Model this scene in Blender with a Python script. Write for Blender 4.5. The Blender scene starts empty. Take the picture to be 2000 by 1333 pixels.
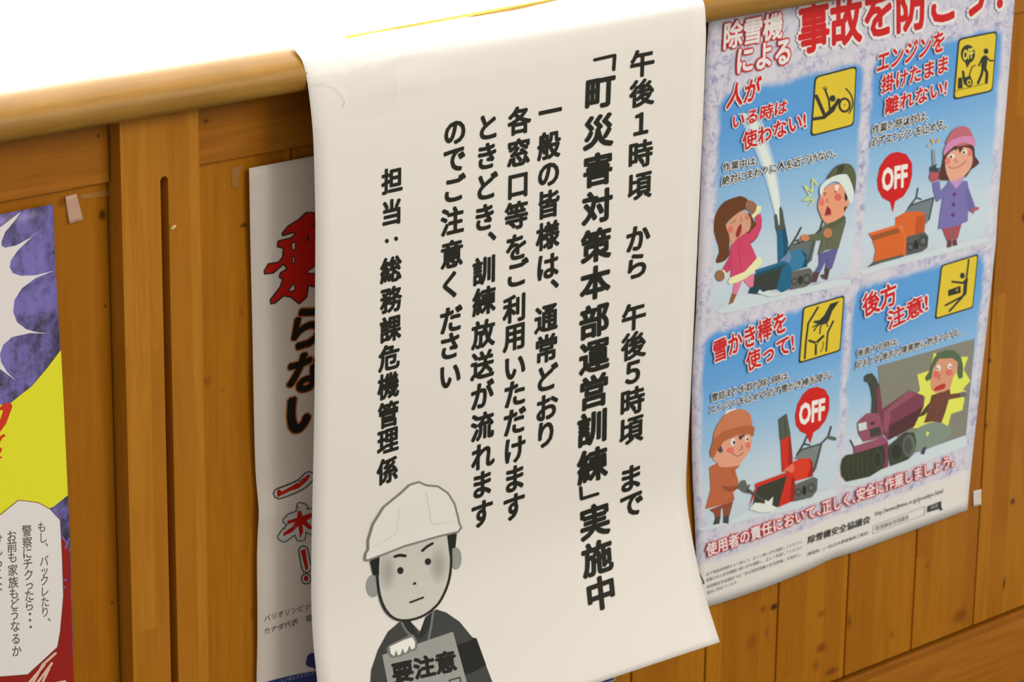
import bpy, math, random
from mathutils import Vector
from mathutils.geometry import tessellate_polygon

random.seed(7)
# ------------------------------------------------------------------ camera
sc = bpy.context.scene
F = 5900.0                                    # focal length in pixels of the 2000 x 1333 frame
CAM = Vector((0.0, -1.6, 1.22))
AX = Vector((0.72745497, 0.18656422, -0.66030528))      # world axes seen from the camera
AY = Vector((-0.68604889, 0.21472026, -0.695149))
AZ = Vector((0.01209099, 0.9586913, 0.2841915))
cam_data = bpy.data.cameras.new('camera')
cam = bpy.data.objects.new('camera', cam_data)
sc.collection.objects.link(cam)
sc.camera = cam
from mathutils import Matrix
cam.matrix_world = Matrix(((AX[0], AX[1], AX[2], CAM[0]), (AY[0], AY[1], AY[2], CAM[1]),
                           (AZ[0], AZ[1], AZ[2], CAM[2]), (0, 0, 0, 1)))
cam_data.sensor_width = 36
cam_data.lens = 36 * F / 2000
cam_data.clip_start = 0.05
cam_data.dof.use_dof = True
cam_data.dof.focus_distance = 2.0
cam_data.dof.aperture_fstop = 28
# ------------------------------------------------------------------ world, lights, exposure
WARM = (1.0, 0.893, 0.76)
world = bpy.data.worlds.new('world')
sc.world = world
world.use_nodes = True
world.node_tree.nodes['Background'].inputs[0].default_value = (*WARM, 1)
world.node_tree.nodes['Background'].inputs[1].default_value = 0.68

def area(name, loc, target, sx, sy, power, col):
    d = bpy.data.lights.new(name, 'AREA')
    d.shape = 'RECTANGLE'; d.size = sx; d.size_y = sy; d.energy = power; d.color = col
    o = bpy.data.objects.new(name, d)
    sc.collection.objects.link(o)
    o.location = loc
    o.rotation_euler = (Vector(target) - Vector(loc)).to_track_quat('-Z', 'Y').to_euler()
    return o
area('lobby_ceiling_light', (3.1, -3.6, 2.7), (1.4, 0, 0.7), 3.0, 1.6, 105, WARM)
area('counter_ceiling_light', (1.5, 0.42, 2.45), (1.5, 0.30, 0.8), 4.0, 0.7, 80, (1, 0.98, 0.95))
area('window_light', (3.6, 3.5, 1.95), (3.2, 0.0, 0.9), 8.4, 1.7, 3600, (1, 0.985, 0.96))
sc.view_settings.view_transform = 'Standard'
sc.view_settings.look = 'None'
sc.view_settings.gamma = 1
sc.view_settings.use_curve_mapping = False
sc.view_settings.exposure = 0.0

# ------------------------------------------------------------------ projection helpers
def ray(px, py):
    v = Vector((px - 1000, 666.5 - py, -F))
    return Vector((AX.dot(v), AY.dot(v), AZ.dot(v)))
def proj(p):
    d = Vector(p) - CAM
    c = AX * d.x + AY * d.y + AZ * d.z
    return 1000 + F * c.x / -c.z, 666.5 - F * c.y / -c.z
def unp(px, py, g, lift=0.0):
    """point of the surface y = g(x, z) seen at a pixel, lifted off it"""
    r = ray(px, py); y = -0.02
    for _ in range(7):
        t = (y - CAM.y) / r.y
        p = CAM + r * t
        y = g(p.x, p.z)
    t = (y - lift - CAM.y) / r.y
    return CAM + r * t
def plane(y0): return lambda x, z: y0
def interp(tab, v):
    if v <= tab[0][0]: return tab[0][1]
    for (a, b), (c, d) in zip(tab, tab[1:]):
        if v <= c: return b + (d - b) * (v - a) / (c - a)
    return tab[-1][1]
def smooth_tab(tab, n=6):
    """Catmull-Rom refinement of a table"""
    out = []
    m = len(tab)
    for i in range(m - 1):
        p0, p1, p2, p3 = tab[max(i - 1, 0)], tab[i], tab[i + 1], tab[min(i + 2, m - 1)]
        for k in range(n):
            t = k / n
            out.append(tuple(0.5 * ((2 * b) + (-a + c) * t + (2 * a - 5 * b + 4 * c - d) * t * t + (-a + 3 * b - 3 * c + d) * t ** 3)
                             for a, b, c, d in zip(p0, p1, p2, p3)))
    out.append(tuple(tab[-1]))
    return out

# ------------------------------------------------------------------ object helpers
def link(name, me, parent=None):
    o = bpy.data.objects.new(name, me)
    sc.collection.objects.link(o)
    if parent is not None:
        o.parent = parent
    return o
def mesh(name, verts, faces, mats, parent=None, smooth=False, midx=None, uvs=None):
    me = bpy.data.meshes.new(name)
    me.from_pydata([tuple(v) for v in verts], [], faces)
    for m in (mats if isinstance(mats, (list, tuple)) else [mats]):
        me.materials.append(m)
    if midx: me.polygons.foreach_set('material_index', midx)
    if smooth: me.polygons.foreach_set('use_smooth', [True] * len(me.polygons))
    if uvs:
        uv = me.uv_layers.new(name='UVMap')
        for l in me.loops: uv.data[l.index].uv = uvs[l.vertex_index]
    me.update()
    return link(name, me, parent)
def thing(name, label, cat, loc):
    o = link(name, None)
    o.location = loc
    tag(o, label, cat)
    return o
def tag(o, label, cat, group=None):
    o['label'] = label; o['category'] = cat
    if group: o['group'] = group
    return o
def settle(root):
    """keep the children where they were built although the root sits elsewhere"""
    for c in root.children:
        c.matrix_parent_inverse = Matrix.Translation(-root.location)
def bevel(o, w, seg=2):
    m = o.modifiers.new('bevel', 'BEVEL'); m.width = w; m.segments = seg; m.limit_method = 'ANGLE'
def box(name, x0, x1, y0, y1, z0, z1, mat, parent=None, bw=0.0):
    v = [(x, y, z) for z in (z0, z1) for y in (y0, y1) for x in (x0, x1)]
    f = [(0, 2, 3, 1), (4, 5, 7, 6), (0, 1, 5, 4), (2, 6, 7, 3), (0, 4, 6, 2), (1, 3, 7, 5)]
    o = mesh(name, v, f, mat, parent)
    if bw: bevel(o, bw)
    return o

# ------------------------------------------------------------------ materials
def lin1(c):
    c /= 255.0
    return c / 12.92 if c <= 0.04045 else ((c + 0.055) / 1.055) ** 2.4
LIGHT = [lin1(a) / 0.82 for a in (226, 215, 200)]
def alb(c): return tuple(min(0.9, lin1(v) / l) for v, l in zip(c, LIGHT))
_inks = {}
def ink(c, rough=0.55):
    k = (tuple(c), rough)
    if k not in _inks:
        m = bpy.data.materials.new('ink_%d_%d_%d' % tuple(c))
        m.use_nodes = True
        b = m.node_tree.nodes['Principled BSDF']
        b.inputs['Base Color'].default_value = (*alb(c), 1)
        b.inputs['Roughness'].default_value = rough
        b.inputs['Specular IOR Level'].default_value = 0.25
        _inks[k] = m
    return _inks[k]

class N:
    """small helper for node graphs"""
    def __init__(s, name):
        s.m = bpy.data.materials.new(name); s.m.use_nodes = True
        s.t = s.m.node_tree; s.b = s.t.nodes['Principled BSDF']
    def set(s, sock, v):
        if isinstance(v, bpy.types.NodeSocket): s.t.links.new(v, sock)
        else: sock.default_value = v
    def math(s, op, a, b=0.0, clamp=False, c=None):
        n = s.t.nodes.new('ShaderNodeMath'); n.operation = op; n.use_clamp = clamp
        s.set(n.inputs[0], a); s.set(n.inputs[1], b)
        if c is not None: s.set(n.inputs[2], c)
        return n.outputs[0]
    def mix(s, f, a, b):
        n = s.t.nodes.new('ShaderNodeMix'); n.data_type = 'RGBA'
        s.set(n.inputs[0], f); s.set(n.inputs[6], a if not isinstance(a, tuple) else (*a, 1)); s.set(n.inputs[7], b if not isinstance(b, tuple) else (*b, 1))
        return n.outputs[2]
    def comb(s, x, y, z=0.0):
        n = s.t.nodes.new('ShaderNodeCombineXYZ')
        s.set(n.inputs[0], x); s.set(n.inputs[1], y); s.set(n.inputs[2], z)
        return n.outputs[0]
    def sep(s, v):
        n = s.t.nodes.new('ShaderNodeSeparateXYZ'); s.set(n.inputs[0], v); return n.outputs
    def noise(s, v, scale, detail=3.0, rough=0.5, dist=0.0):
        n = s.t.nodes.new('ShaderNodeTexNoise'); s.set(n.inputs['Vector'], v)
        n.inputs['Scale'].default_value = scale; n.inputs['Detail'].default_value = detail
        n.inputs['Roughness'].default_value = rough; n.inputs['Distortion'].default_value = dist
        return n.outputs['Fac']
    def white(s, v):
        n = s.t.nodes.new('ShaderNodeTexWhiteNoise'); s.set(n.inputs['Vector'], v); return n.outputs['Value']
    def ramp(s, f, a, b):          # smooth 0..1 between a and b
        n = s.t.nodes.new('ShaderNodeMapRange'); n.interpolation_type = 'SMOOTHSTEP'
        s.set(n.inputs[0], f); n.inputs[1].default_value = a; n.inputs[2].default_value = b
        return n.outputs[0]
    def pos(s): return s.t.nodes.new('ShaderNodeNewGeometry').outputs['Position']
    def uv(s): return s.t.nodes.new('ShaderNodeTexCoord').outputs['UV']
    def rand(s): return s.t.nodes.new('ShaderNodeObjectInfo').outputs['Random']
    def bump(s, h, strength, dist=0.001):
        n = s.t.nodes.new('ShaderNodeBump'); n.inputs['Strength'].default_value = strength; n.inputs['Distance'].default_value = dist
        s.set(n.inputs['Height'], h); s.t.links.new(n.outputs[0], s.b.inputs['Normal'])

# knots of the pine: pixel, half width, half height (m), strength, tint (0 dark, 1 red brown)
KNOTS = [(200, 420, .0026, .0034, .9, 0), (205, 598, .0012, .0011, .7, 0), (122, 395, .0035, .003, .7, 1), (186, 264, .0013, .0012, .8, 0),
         (396, 235, .0022, .0016, .6, 0), (476, 440, .003, .0015, .8, 0), (471, 610, .002, .004, .3, 1), (404, 745, .0035, .0035, .45, 1),
         (219, 1178, .0012, .0012, .7, 0), (492, 1198, .0015, .004, .4, 1), (436, 762, .0014, .0016, .4, 1),
         (1512, 1186, .0044, .0028, 1, 0), (1490, 1191, .003, .003, .7, 1), (1659, 1215, .0022, .006, .55, 0), (1875, 1203, .009, .006, .7, 1),
         (1978, 980, .003, .0028, .95, 0), (1961, 1140, .0016, .0055, .85, 0), (1604, 1266, .006, .004, .8, 1), (1742, 1240, .003, .003, .5, 1),
         (1604, 1200, .005, .003, .5, 1), (1624, 1312, .007, .003, .6, 0), (1934, 705, .002, .0018, .8, 0), (1926, 832, .003, .002, .6, 0), (2001, 424, .0035, .004, .9, 0),
         (1812, 1105, .0012, .003, .5, 0), (1468, 1255, .006, .006, .4, 1), (1594, 1300, .004, .005, .5, 1), (1497, 1238, .002, .003, .4, 0)]
def wood(name, base, dark, light, vertical=True, strip=0.024, cell=0.33, knots=False, gloss=0.32, contrast=1.0):
    n = N(name)
    p = n.sep(n.pos()); rnd = n.rand()
    a, b = (p[0], p[2]) if vertical else (p[2], p[0])         # a across the grain, b along it
    aw = n.math('ADD', a, n.math('MULTIPLY', rnd, 3.7))
    k = n.math('FLOOR', n.math('DIVIDE', aw, strip))
    off = n.white(n.comb(k, 3.3, 1.0))
    j = n.math('FLOOR', n.math('ADD', n.math('DIVIDE', b, cell), n.math('MULTIPLY', off, 9.0)))
    tone = n.white(n.comb(k, j, n.math('MULTIPLY', rnd, 17.0)))
    stretch = n.comb(n.math('MULTIPLY', aw, 1.0), n.math('ADD', n.math('MULTIPLY', b, 0.05), n.math('MULTIPLY', tone, 5.0)), p[1])
    g1 = n.noise(stretch, 260.0, 3.0, 0.6, 0.6)
    g2 = n.noise(n.comb(aw, n.math('ADD', n.math('MULTIPLY', b, 0.12), tone), 0.0), 45.0, 3.0, 0.5, 1.0)
    g3 = n.noise(n.pos(), 9.0, 3.0, 0.5, 0.4)
    col = n.mix(n.ramp(tone, 0.0, 1.0), n.mix(0.55 * contrast, base, dark), n.mix(0.35 * contrast, base, light))
    col = n.mix(n.math('MULTIPLY', n.ramp(g1, 0.42, 0.68), 0.42 * contrast), col, dark)
    col = n.mix(n.math('MULTIPLY', n.ramp(g2, 0.5, 0.75), 0.5 * contrast), col, dark)
    col = n.mix(n.math('MULTIPLY', n.ramp(g3, 0.5, 0.8), 0.45 * contrast), col, light)
    if knots:
        kd = None; kr = None
        for (px, py, hw, hh, st, red) in KNOTS:
            q = unp(px, py, plane(0.0))
            dx = n.math('DIVIDE', n.math('SUBTRACT', p[0], q.x), hw)
            dz = n.math('DIVIDE', n.math('SUBTRACT', p[2], q.z), hh)
            r = n.math('SQRT', n.math('ADD', n.math('MULTIPLY', dx, dx), n.math('MULTIPLY', dz, dz)))
            m = n.math('MULTIPLY', n.ramp(r, 1.7, 0.3), st * (0.8 if red else 0.95))
            if red: kr = m if kr is None else n.math('MAXIMUM', kr, m)
            else: kd = m if kd is None else n.math('MAXIMUM', kd, m)
        col = n.mix(kr, col, (0.11, 0.022, 0.003))
        col = n.mix(kd, col, (0.035, 0.014, 0.006))
    n.set(n.b.inputs['Base Color'], col)
    n.b.inputs['Roughness'].default_value = gloss
    n.b.inputs['Specular IOR Level'].default_value = 0.35 if name.endswith('top') else 0.13
    n.bump(g1, 0.15, 0.0004)
    return n.m
B, DK, LT = (0.40, 0.155, 0.0070), (0.27, 0.088, 0.0035), (0.47, 0.20, 0.012)
M_PLANK = wood('varnished_pine_planks', B, DK, LT, True, knots=True, cell=0.6, contrast=0.8)
M_POST = wood('varnished_pine_post', (0.44, 0.185, 0.016), (0.31, 0.105, 0.006), (0.50, 0.23, 0.03), True, strip=0.018, cell=0.5, contrast=0.7)
M_RAIL = wood('varnished_pine_rail', (0.36, 0.135, 0.012), (0.22, 0.07, 0.004), (0.44, 0.18, 0.02), False, strip=0.03, cell=2.0, knots=True, contrast=0.8)
M_TOP = wood('varnished_pine_countertop', (0.33, 0.165, 0.016), (0.19, 0.085, 0.007), (0.42, 0.23, 0.035), False, strip=0.0155, cell=3.0, gloss=0.45)
M_DARK = ink((45, 24, 8)); 
M_PAPER = ink((226, 215, 200), 0.6)
def plain(name, col, rough, spec=0.4):
    n = N(name)
    f = n.noise(n.pos(), 60, 3)
    n.set(n.b.inputs['Base Color'], n.mix(f, tuple(c * 0.85 for c in col), tuple(min(1, c * 1.1) for c in col)))
    n.b.inputs['Roughness'].default_value = rough
    return n.m
M_FLOOR = plain('grey_carpet', (0.10, 0.11, 0.10), 0.95)
M_KICK = plain('grey_vinyl', (0.13, 0.14, 0.13), 0.6)
M_WALL = plain('white_wall', (0.8, 0.79, 0.76), 0.9)

# ------------------------------------------------------------------ printing on a surface
_gl = {}
def glyph_mesh(s, res=3):
    if (s, res) not in _gl:
        cu = bpy.data.curves.new('t', 'FONT'); cu.body = s; cu.size = 1; cu.resolution_u = res
        o = bpy.data.objects.new('t', cu); sc.collection.objects.link(o)
        dg = bpy.context.evaluated_depsgraph_get()
        me = bpy.data.meshes.new_from_object(o.evaluated_get(dg))
        vs = [(v.co.x, v.co.y) for v in me.vertices]; fs = [tuple(p.vertices) for p in me.polygons]
        bpy.data.objects.remove(o); bpy.data.meshes.remove(me); bpy.data.curves.remove(cu)
        _gl[(s, res)] = (vs, fs)
    return _gl[(s, res)]

def refine(pts, faces, L=13.0):
    """split long edges (both neighbours alike) so that the print follows the bend of the paper"""
    if max(p[0] for p in pts) - min(p[0] for p in pts) < L and max(p[1] for p in pts) - min(p[1] for p in pts) < L:
        return pts, faces
    pts = list(pts); tris = []
    for f in faces:
        for i in range(1, len(f) - 1): tris.append((f[0], f[i], f[i + 1]))
    for _ in range(7):
        mid = {}; out = []; any_ = False
        def m(a, b):
            nonlocal any_
            k = (a, b) if a < b else (b, a)
            if k not in mid:
                dx, dy = pts[a][0] - pts[b][0], pts[a][1] - pts[b][1]
                if dx * dx + dy * dy > L * L:
                    pts.append(((pts[a][0] + pts[b][0]) / 2, (pts[a][1] + pts[b][1]) / 2)); mid[k] = len(pts) - 1
                else: mid[k] = None
            return mid[k]
        for a, b, c in tris:
            ab, bc, ca = m(a, b), m(b, c), m(c, a)
            n = (ab is not None) + (bc is not None) + (ca is not None)
            if n == 0: out.append((a, b, c)); continue
            any_ = True
            if n == 3: out += [(a, ab, ca), (ab, b, bc), (ca, bc, c), (ab, bc, ca)]; continue
            if n == 1:
                while ab is None: a, b, c, ab, bc, ca = b, c, a, bc, ca, ab
                out += [(a, ab, c), (ab, b, c)]
            else:
                while ca is not None: a, b, c, ab, bc, ca = b, c, a, bc, ca, ab
                out += [(ab, b, bc), (a, ab, bc), (a, bc, c)]
        tris = out
        if not any_: break
    return pts, tris

class Print:
    """flat printing laid on a paper surface y = g(x, z); each item lies a hair above the one before"""
    def __init__(s, g, base=0.0004, step=2.0e-5, frame=(1.0, 0, 0)):
        s.g = g; s.lift = base; s.step = step; s.v = []; s.f = []; s.mi = []; s.mats = []; s.frame = frame
    def at(s, p):
        k, ox, oy = s.frame
        return (ox + p[0] / k, oy + p[1] / k)
    def use(s, frame): s.frame = frame; return s
    def mat(s, c):
        m = ink(c) if isinstance(c, tuple) else c
        if m not in s.mats: s.mats.append(m)
        return s.mats.index(m)
    def put(s, pts, faces, c, nudge=0.0):
        """pts already in photo pixels"""
        pts, faces = refine(pts, faces)
        i0 = len(s.v); m = s.mat(c)
        for (x, y) in pts: s.v.append(unp(x, y, s.g, s.lift + nudge))
        for f in faces: s.f.append(tuple(i0 + i for i in f)); s.mi.append(m)
    def nxt(s): s.lift += s.step
    def poly(s, pts, c, smooth=0):
        pts = [s.at(p) for p in pts]
        if smooth:
            n = len(pts); out = []
            for i in range(n):
                p0, p1, p2, p3 = pts[i - 1], pts[i], pts[(i + 1) % n], pts[(i + 2) % n]
                for k in range(smooth):
                    t = k / smooth
                    out.append(tuple(0.5 * ((2 * b) + (-a + c_) * t + (2 * a - 5 * b + 4 * c_ - d) * t * t + (-a + 3 * b - 3 * c_ + d) * t ** 3)
                                     for a, b, c_, d in zip(p0, p1, p2, p3)))
            pts = out
        tris = tessellate_polygon([[Vector((x, y, 0)) for x, y in pts]])
        s.put(pts, tris, c); s.nxt(); return s
    def ell(s, cx, cy, rx, ry, c, n=20):
        return s.poly([(cx + rx * math.cos(2 * math.pi * i / n), cy + ry * math.sin(2 * math.pi * i / n)) for i in range(n)], c)
    def stroke(s, pts, w, c, smooth=0, closed=False, taper=None):
        if smooth and len(pts) > 2:
            q = pts + pts[:1] if closed else pts
            pts = [tuple(p) for p in smooth_tab(q, smooth)]
            if closed: pts = pts[:-1]
        k = s.frame[0]; P = [s.at(p) for p in pts]; h = w / k / 2; n = len(P)
        V = []; Fc = []
        for i in range(n if closed else n - 1):
            a = P[i]; b = P[(i + 1) % n]
            dx, dy = b[0] - a[0], b[1] - a[1]; L = math.hypot(dx, dy) or 1e-6
            nx, ny = -dy / L * h, dx / L * h
            j = len(V)
            V += [(a[0] + nx, a[1] + ny), (b[0] + nx, b[1] + ny), (b[0] - nx, b[1] - ny), (a[0] - nx, a[1] - ny)]
            Fc.append((j, j + 1, j + 2, j + 3))
        s.put(V, Fc, c)
        V = []; Fc = []
        for a in P:                                   # round joints
            j = len(V)
            V += [(a[0] + h * math.cos(t * math.pi / 4), a[1] + h * math.sin(t * math.pi / 4)) for t in range(8)]
            Fc.append(tuple(range(j, j + 8)))
        s.put(V, Fc, c, s.step * 0.3); s.nxt(); return s
    def glyphs(s, vs, fs, place, c, bold):
        if bold <= 0:
            s.put([place(x, y) for x, y in vs], fs, c)
        else:
            nd = 8
            for k in range(nd):
                a = (k + 0.5) * 2 * math.pi / nd; dx, dy = bold * math.cos(a) * 1.08, bold * math.sin(a) * 1.08
                s.put([place(x + dx, y + dy) for x, y in vs], fs, c, k * s.step * 0.1)
    def htext(s, txt, bl, br, tl, c, bold=0.0, halo=None, res=2, shear=0.0):
        """a line of text fitted to a parallelogram; halo = [(grow, colour), ...] from the outside in"""
        vs, fs = glyph_mesh(txt, res)
        x0 = min(v[0] for v in vs); x1 = max(v[0] for v in vs); y0 = min(v[1] for v in vs); y1 = max(v[1] for v in vs)
        bl, br, tl = s.at(bl), s.at(br), s.at(tl)
        def place(x, y):
            u = (x - x0) / (x1 - x0); v = (y - y0) / (y1 - y0)
            return (bl[0] + u * (br[0] - bl[0]) + v * (tl[0] - bl[0]), bl[1] + u * (br[1] - bl[1]) + v * (tl[1] - bl[1]))
        for grow, hc in (halo or []): s.glyphs(vs, fs, place, hc, grow); s.nxt()
        s.glyphs(vs, fs, place, c, bold); s.nxt(); return s
    def cells(s, items, ew, eh, c, bold, slope, lean=None, halo=None, res=3):
        """items = [(char, x, y)], centres in crop units; slope(y) = rise of the horizontals"""
        k = s.frame[0]; pts = [s.at((x, y)) for _, x, y in items]
        for i, (ch, _, _) in enumerate(items):
            cx, cy = pts[i]
            a = pts[max(i - 1, 0)]; b = pts[min(i + 1, len(pts) - 1)]
            ln = lean if lean is not None else (b[0] - a[0]) / max(1.0, b[1] - a[1])
            sl = slope(cx, cy)
            vs, fs = glyph_mesh(ch, res)
            if ch in '、。': ccx, ccy = 0.20, 0.08
            else: ccx, ccy = 0.5, 0.38
            def place(x, y, cx=cx, cy=cy, ln=ln, sl=sl, ccx=ccx, ccy=ccy):
                gx = (x - ccx) * ew / k; gy = (y - ccy) * eh / k
                return (cx + gx - gy * ln, cy - gy + sl * gx)
            for grow, hc in (halo or []): s.glyphs(vs, fs, place, hc, grow)
            if halo: s.nxt()
            s.glyphs(vs, fs, place, c, bold)
        s.nxt(); return s
    def build(s, name, parent):
        return mesh(name, s.v, s.f, s.mats, parent, midx=s.mi)

Z = lambda v: CAM.z + v
# ================================================================== SETTING
fl = box('floor', -4, 10, -4, 5.0, -0.05, 0.0, M_FLOOR); fl['kind'] = 'structure'
wb = link('wall_back', None); wb['kind'] = 'structure'
for nm, x0, x1, z0, z1 in (('wall_panel', -4, 10, 0.0, 1.0), ('wall_panel', -4, 10, 2.9, 3.2), ('wall_panel', -4, -0.8, 1.0, 2.9), ('wall_panel', 7.6, 10, 1.0, 2.9)):
    box(nm, x0, x1, 3.6, 3.7, z0, z1, M_WALL, wb)
win = link('window_1', None); win['kind'] = 'structure'
gm = bpy.data.materials.new('bright_daylit_pane'); gm.use_nodes = True
gb = gm.node_tree.nodes['Principled BSDF']; gb.inputs['Base Color'].default_value = (0.8, 0.8, 0.8, 1)
gb.inputs['Emission Color'].default_value = (1, 0.99, 0.97, 1); gb.inputs['Emission Strength'].default_value = 6.0
for i in range(6):
    xa = -0.8 + i * 1.4
    box('pane', xa + 0.04, xa + 1.36, 3.64, 3.65, 1.04, 2.86, gm, win)
for i in range(7): box('window_frame', -0.8 + i * 1.4 - 0.04, -0.8 + i * 1.4 + 0.04, 3.6, 3.68, 1.0, 2.9, M_WALL, win)
box('window_sill', -0.85, 7.65, 3.5, 3.6, 0.96, 1.0, M_WALL, win)

# ================================================================== COUNTER
XL, XR = 0.2, 2.9
panel = thing('counter_panelling', 'orange varnished pine plank front of the counter, under the rounded worktop', 'counter', (1.5, 0.05, 0.0))
box('carcass', XL, XR, 0.0135, 0.66, 0.0975, Z(-0.4255), M_DARK, panel)
box('kick_board', XL, XR, 0.012, 0.03, 0.0, 0.0975, M_KICK, panel)
z_top_rail = Z(-0.4712); z_bot_rail = Z(-1.0474)
joints = [0.200, 0.290, 0.380, 0.471, 0.562, 0.652, 0.742, 0.832, 0.923, 1.013, 1.058 + 0.0007, 1.1486]
joints2 = [1.2170, 1.3056, 1.394, 1.483, 1.5715, 1.6602, 1.7494, 1.8397, 1.9317, 2.0251, 2.1152, 2.2059, 2.297, 2.388, 2.479, 2.57, 2.66, 2.75, 2.84, 2.9]
for js in (joints, joints2):
    for a, b in zip(js, js[1:]):
        box('plank', a + 0.0008, b - 0.0008, 0.0, 0.0125, z_bot_rail + 0.0015, z_top_rail + 0.01, M_PLANK, panel, 0.0011)
zt = Z(-0.4262)
box('top_rail', XL, 1.1475, -0.0035, 0.013, z_top_rail, zt, M_RAIL, panel, 0.0012)
box('top_rail', 1.210, XR, -0.0035, 0.013, z_top_rail, zt, M_RAIL, panel, 0.0012)
box('bottom_rail', XL, XR, -0.003, 0.013, 0.097, z_bot_rail - 0.0015, M_RAIL, panel, 0.0015)
# post with a routed slot, open at the foot
PY = -0.0140
x0 = unp(245, 700, plane(PY)).x; x1 = unp(396, 700, plane(PY)).x
s0 = unp(320.5, 700, plane(PY)).x; s1 = unp(335.5, 700, plane(PY)).x
ztop = unp(318, 345, plane(PY)).z; zb = z_bot_rail
r = (s1 - s0) / 2; cx = (s0 + s1) / 2
out = [(x0, zb), (s0, zb), (s0, ztop - r)]
out += [(cx - r * math.cos(a), ztop - r + r * math.sin(a)) for a in [math.pi * k / 8 for k in range(1, 8)]]
out += [(s1, ztop - r), (s1, zb), (x1, zb), (x1, zt), (x0, zt)]
nn = len(out)
tri = tessellate_polygon([[Vector((x, z, 0)) for x, z in out]])
vs = [(x, PY, z) for x, z in out] + [(x, -0.002, z) for x, z in out]
fs = [tuple(t) for t in tri] + [(i, (i + 1) % nn, nn + (i + 1) % nn, nn + i) for i in range(nn)]
post = mesh('post', vs, fs, M_POST, panel)
box('post_core', x0, x1, -0.002, 0.014, zb, zt, M_POST, post)
chip = mesh('wood_chip', [unp(331, 447, plane(PY - .0005)), unp(336, 441, plane(PY - .002)), unp(343, 439, plane(PY - .0005)), unp(345, 443, plane(PY - .0004)), unp(337, 449, plane(PY - .0004))],
            [(0, 4, 3, 2, 1)], ink((215, 180, 110)), post)
settle(panel)

# worktop: rounded nose swept along the counter
prof = [(0.68, -0.4255), (0.0, -0.4252), (-0.026, -0.4249), (-0.0315, -0.4240), (-0.0350, -0.4210), (-0.0365, -0.4165), (-0.0358, -0.4110), (-0.0325, -0.4055), (-0.026, -0.4003),
        (-0.0185, -0.3968), (-0.008, -0.3942), (0.006, -0.3928), (0.024, -0.3922), (0.05, -0.3921), (0.68, -0.3921)]
prof = [prof[0]] + smooth_tab(prof[1:-1], 4) + [prof[-1]]
m = len(prof)
xs = [XL + (XR - XL) * i / 12 for i in range(13)]
vs = [(x, y, Z(z)) for x in xs for (y, z) in prof]
fs = [(i * m + j, i * m + j + 1, (i + 1) * m + j + 1, (i + 1) * m + j) for i in range(12) for j in range(m - 1)]
fs += [(i * m + m - 1, i * m, (i + 1) * m, (i + 1) * m + m - 1) for i in range(12)]
fs += [tuple(range(m - 1, -1, -1)), tuple(range(12 * m, 13 * m))]
top = mesh('countertop', vs, fs, M_TOP, smooth=True)
me = top.data
top['label'] = 'pale pine worktop with a thick rounded front edge, lit white on top'; top['category'] = 'worktop'

# ================================================================== NOTICE (white sheet hanging over the nose)
NX0 = unp(616, 420, plane(-0.045)).x; NX1 = unp(1376, 100, plane(-0.045)).x
TL_ = [(-.0205, -.3945), (-.0265, -.3983), (-.0325, -.4036), (-.0372, -.4157), (-.0408, -.434)]
TR_ = [(-.0205, -.3940), (-.0300, -.3975), (-.0375, -.4015), (-.0436, -.4075), (-.0457, -.425)]
GL = smooth_tab([(-.9230, -.0560), (-.856, -.0438), (-.789, -.0376), (-.65, -.0425), (-.5378, -.0447), (-.5086, -.045), (-.4585, -.0436), (-.434, -.0408)], 5)
GR = smooth_tab([(-.9185, -.0815), (-.89, -.0669), (-.8664, -.0569), (-.8343, -.0466), (-.797, -.0394), (-.732, -.0410), (-.6054, -.0435), (-.5231, -.0451), (-.4427, -.0461), (-.425, -.0457)], 5)
def g_notice(x, z):
    u = min(1.0, max(0.0, (x - NX0) / (NX1 - NX0))); z -= CAM.z
    a, b = interp(GL, z), interp(GR, z)
    c = -0.00035 * math.exp(-((z + 0.598 + 0.004 * u) / 0.0035) ** 2) * (1 if u > 0.45 else 0.3)
    return a + (b - a) * u + c
notice = thing('paper_notice', 'large white paper notice with black vertical Japanese text hanging over the counter edge', 'notice', ((NX0 + NX1) / 2, -0.046, Z(-0.921)))
NU = 26
rows = []
topL = smooth_tab(TL_, 5); topR = smooth_tab(TR_, 5)
for (yl, zl), (yr, zr) in zip(topL, topR):
    row = []
    for i in range(NU + 1):
        u = i / NU
        wob = 0.0008 * math.exp(-((u - 0.22) / 0.06) ** 2) * math.sin(zl * 900)
        row.append((NX0 + (NX1 - NX0) * u, yl + (yr - yl) * u - abs(wob), Z(zl + (zr - zl) * u)))
    rows.append(row)
NV = 110
for j in range(1, NV + 1):
    t = j / NV; row = []
    for i in range(NU + 1):
        u = i / NU; x = NX0 + (NX1 - NX0) * u
        za = -.434 + (-.425 + .434) * u; zb_ = -.9230 + (-.9185 + .9230) * u
        z = Z(za + (zb_ - za) * t)
        row.append((x, g_notice(x, z), z))
    rows.append(row)
vs = [p for r_ in rows for p in r_]; W = NU + 1
fs = [(j * W + i, (j + 1) * W + i, (j + 1) * W + i + 1, j * W + i + 1) for j in range(len(rows) - 1) for i in range(NU)]
sheet = mesh('paper_sheet', vs, fs, M_PAPER, notice, smooth=True)
so = sheet.modifiers.new('thick', 'SOLIDIFY'); so.thickness = 0.00022; so.offset = -1

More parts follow.
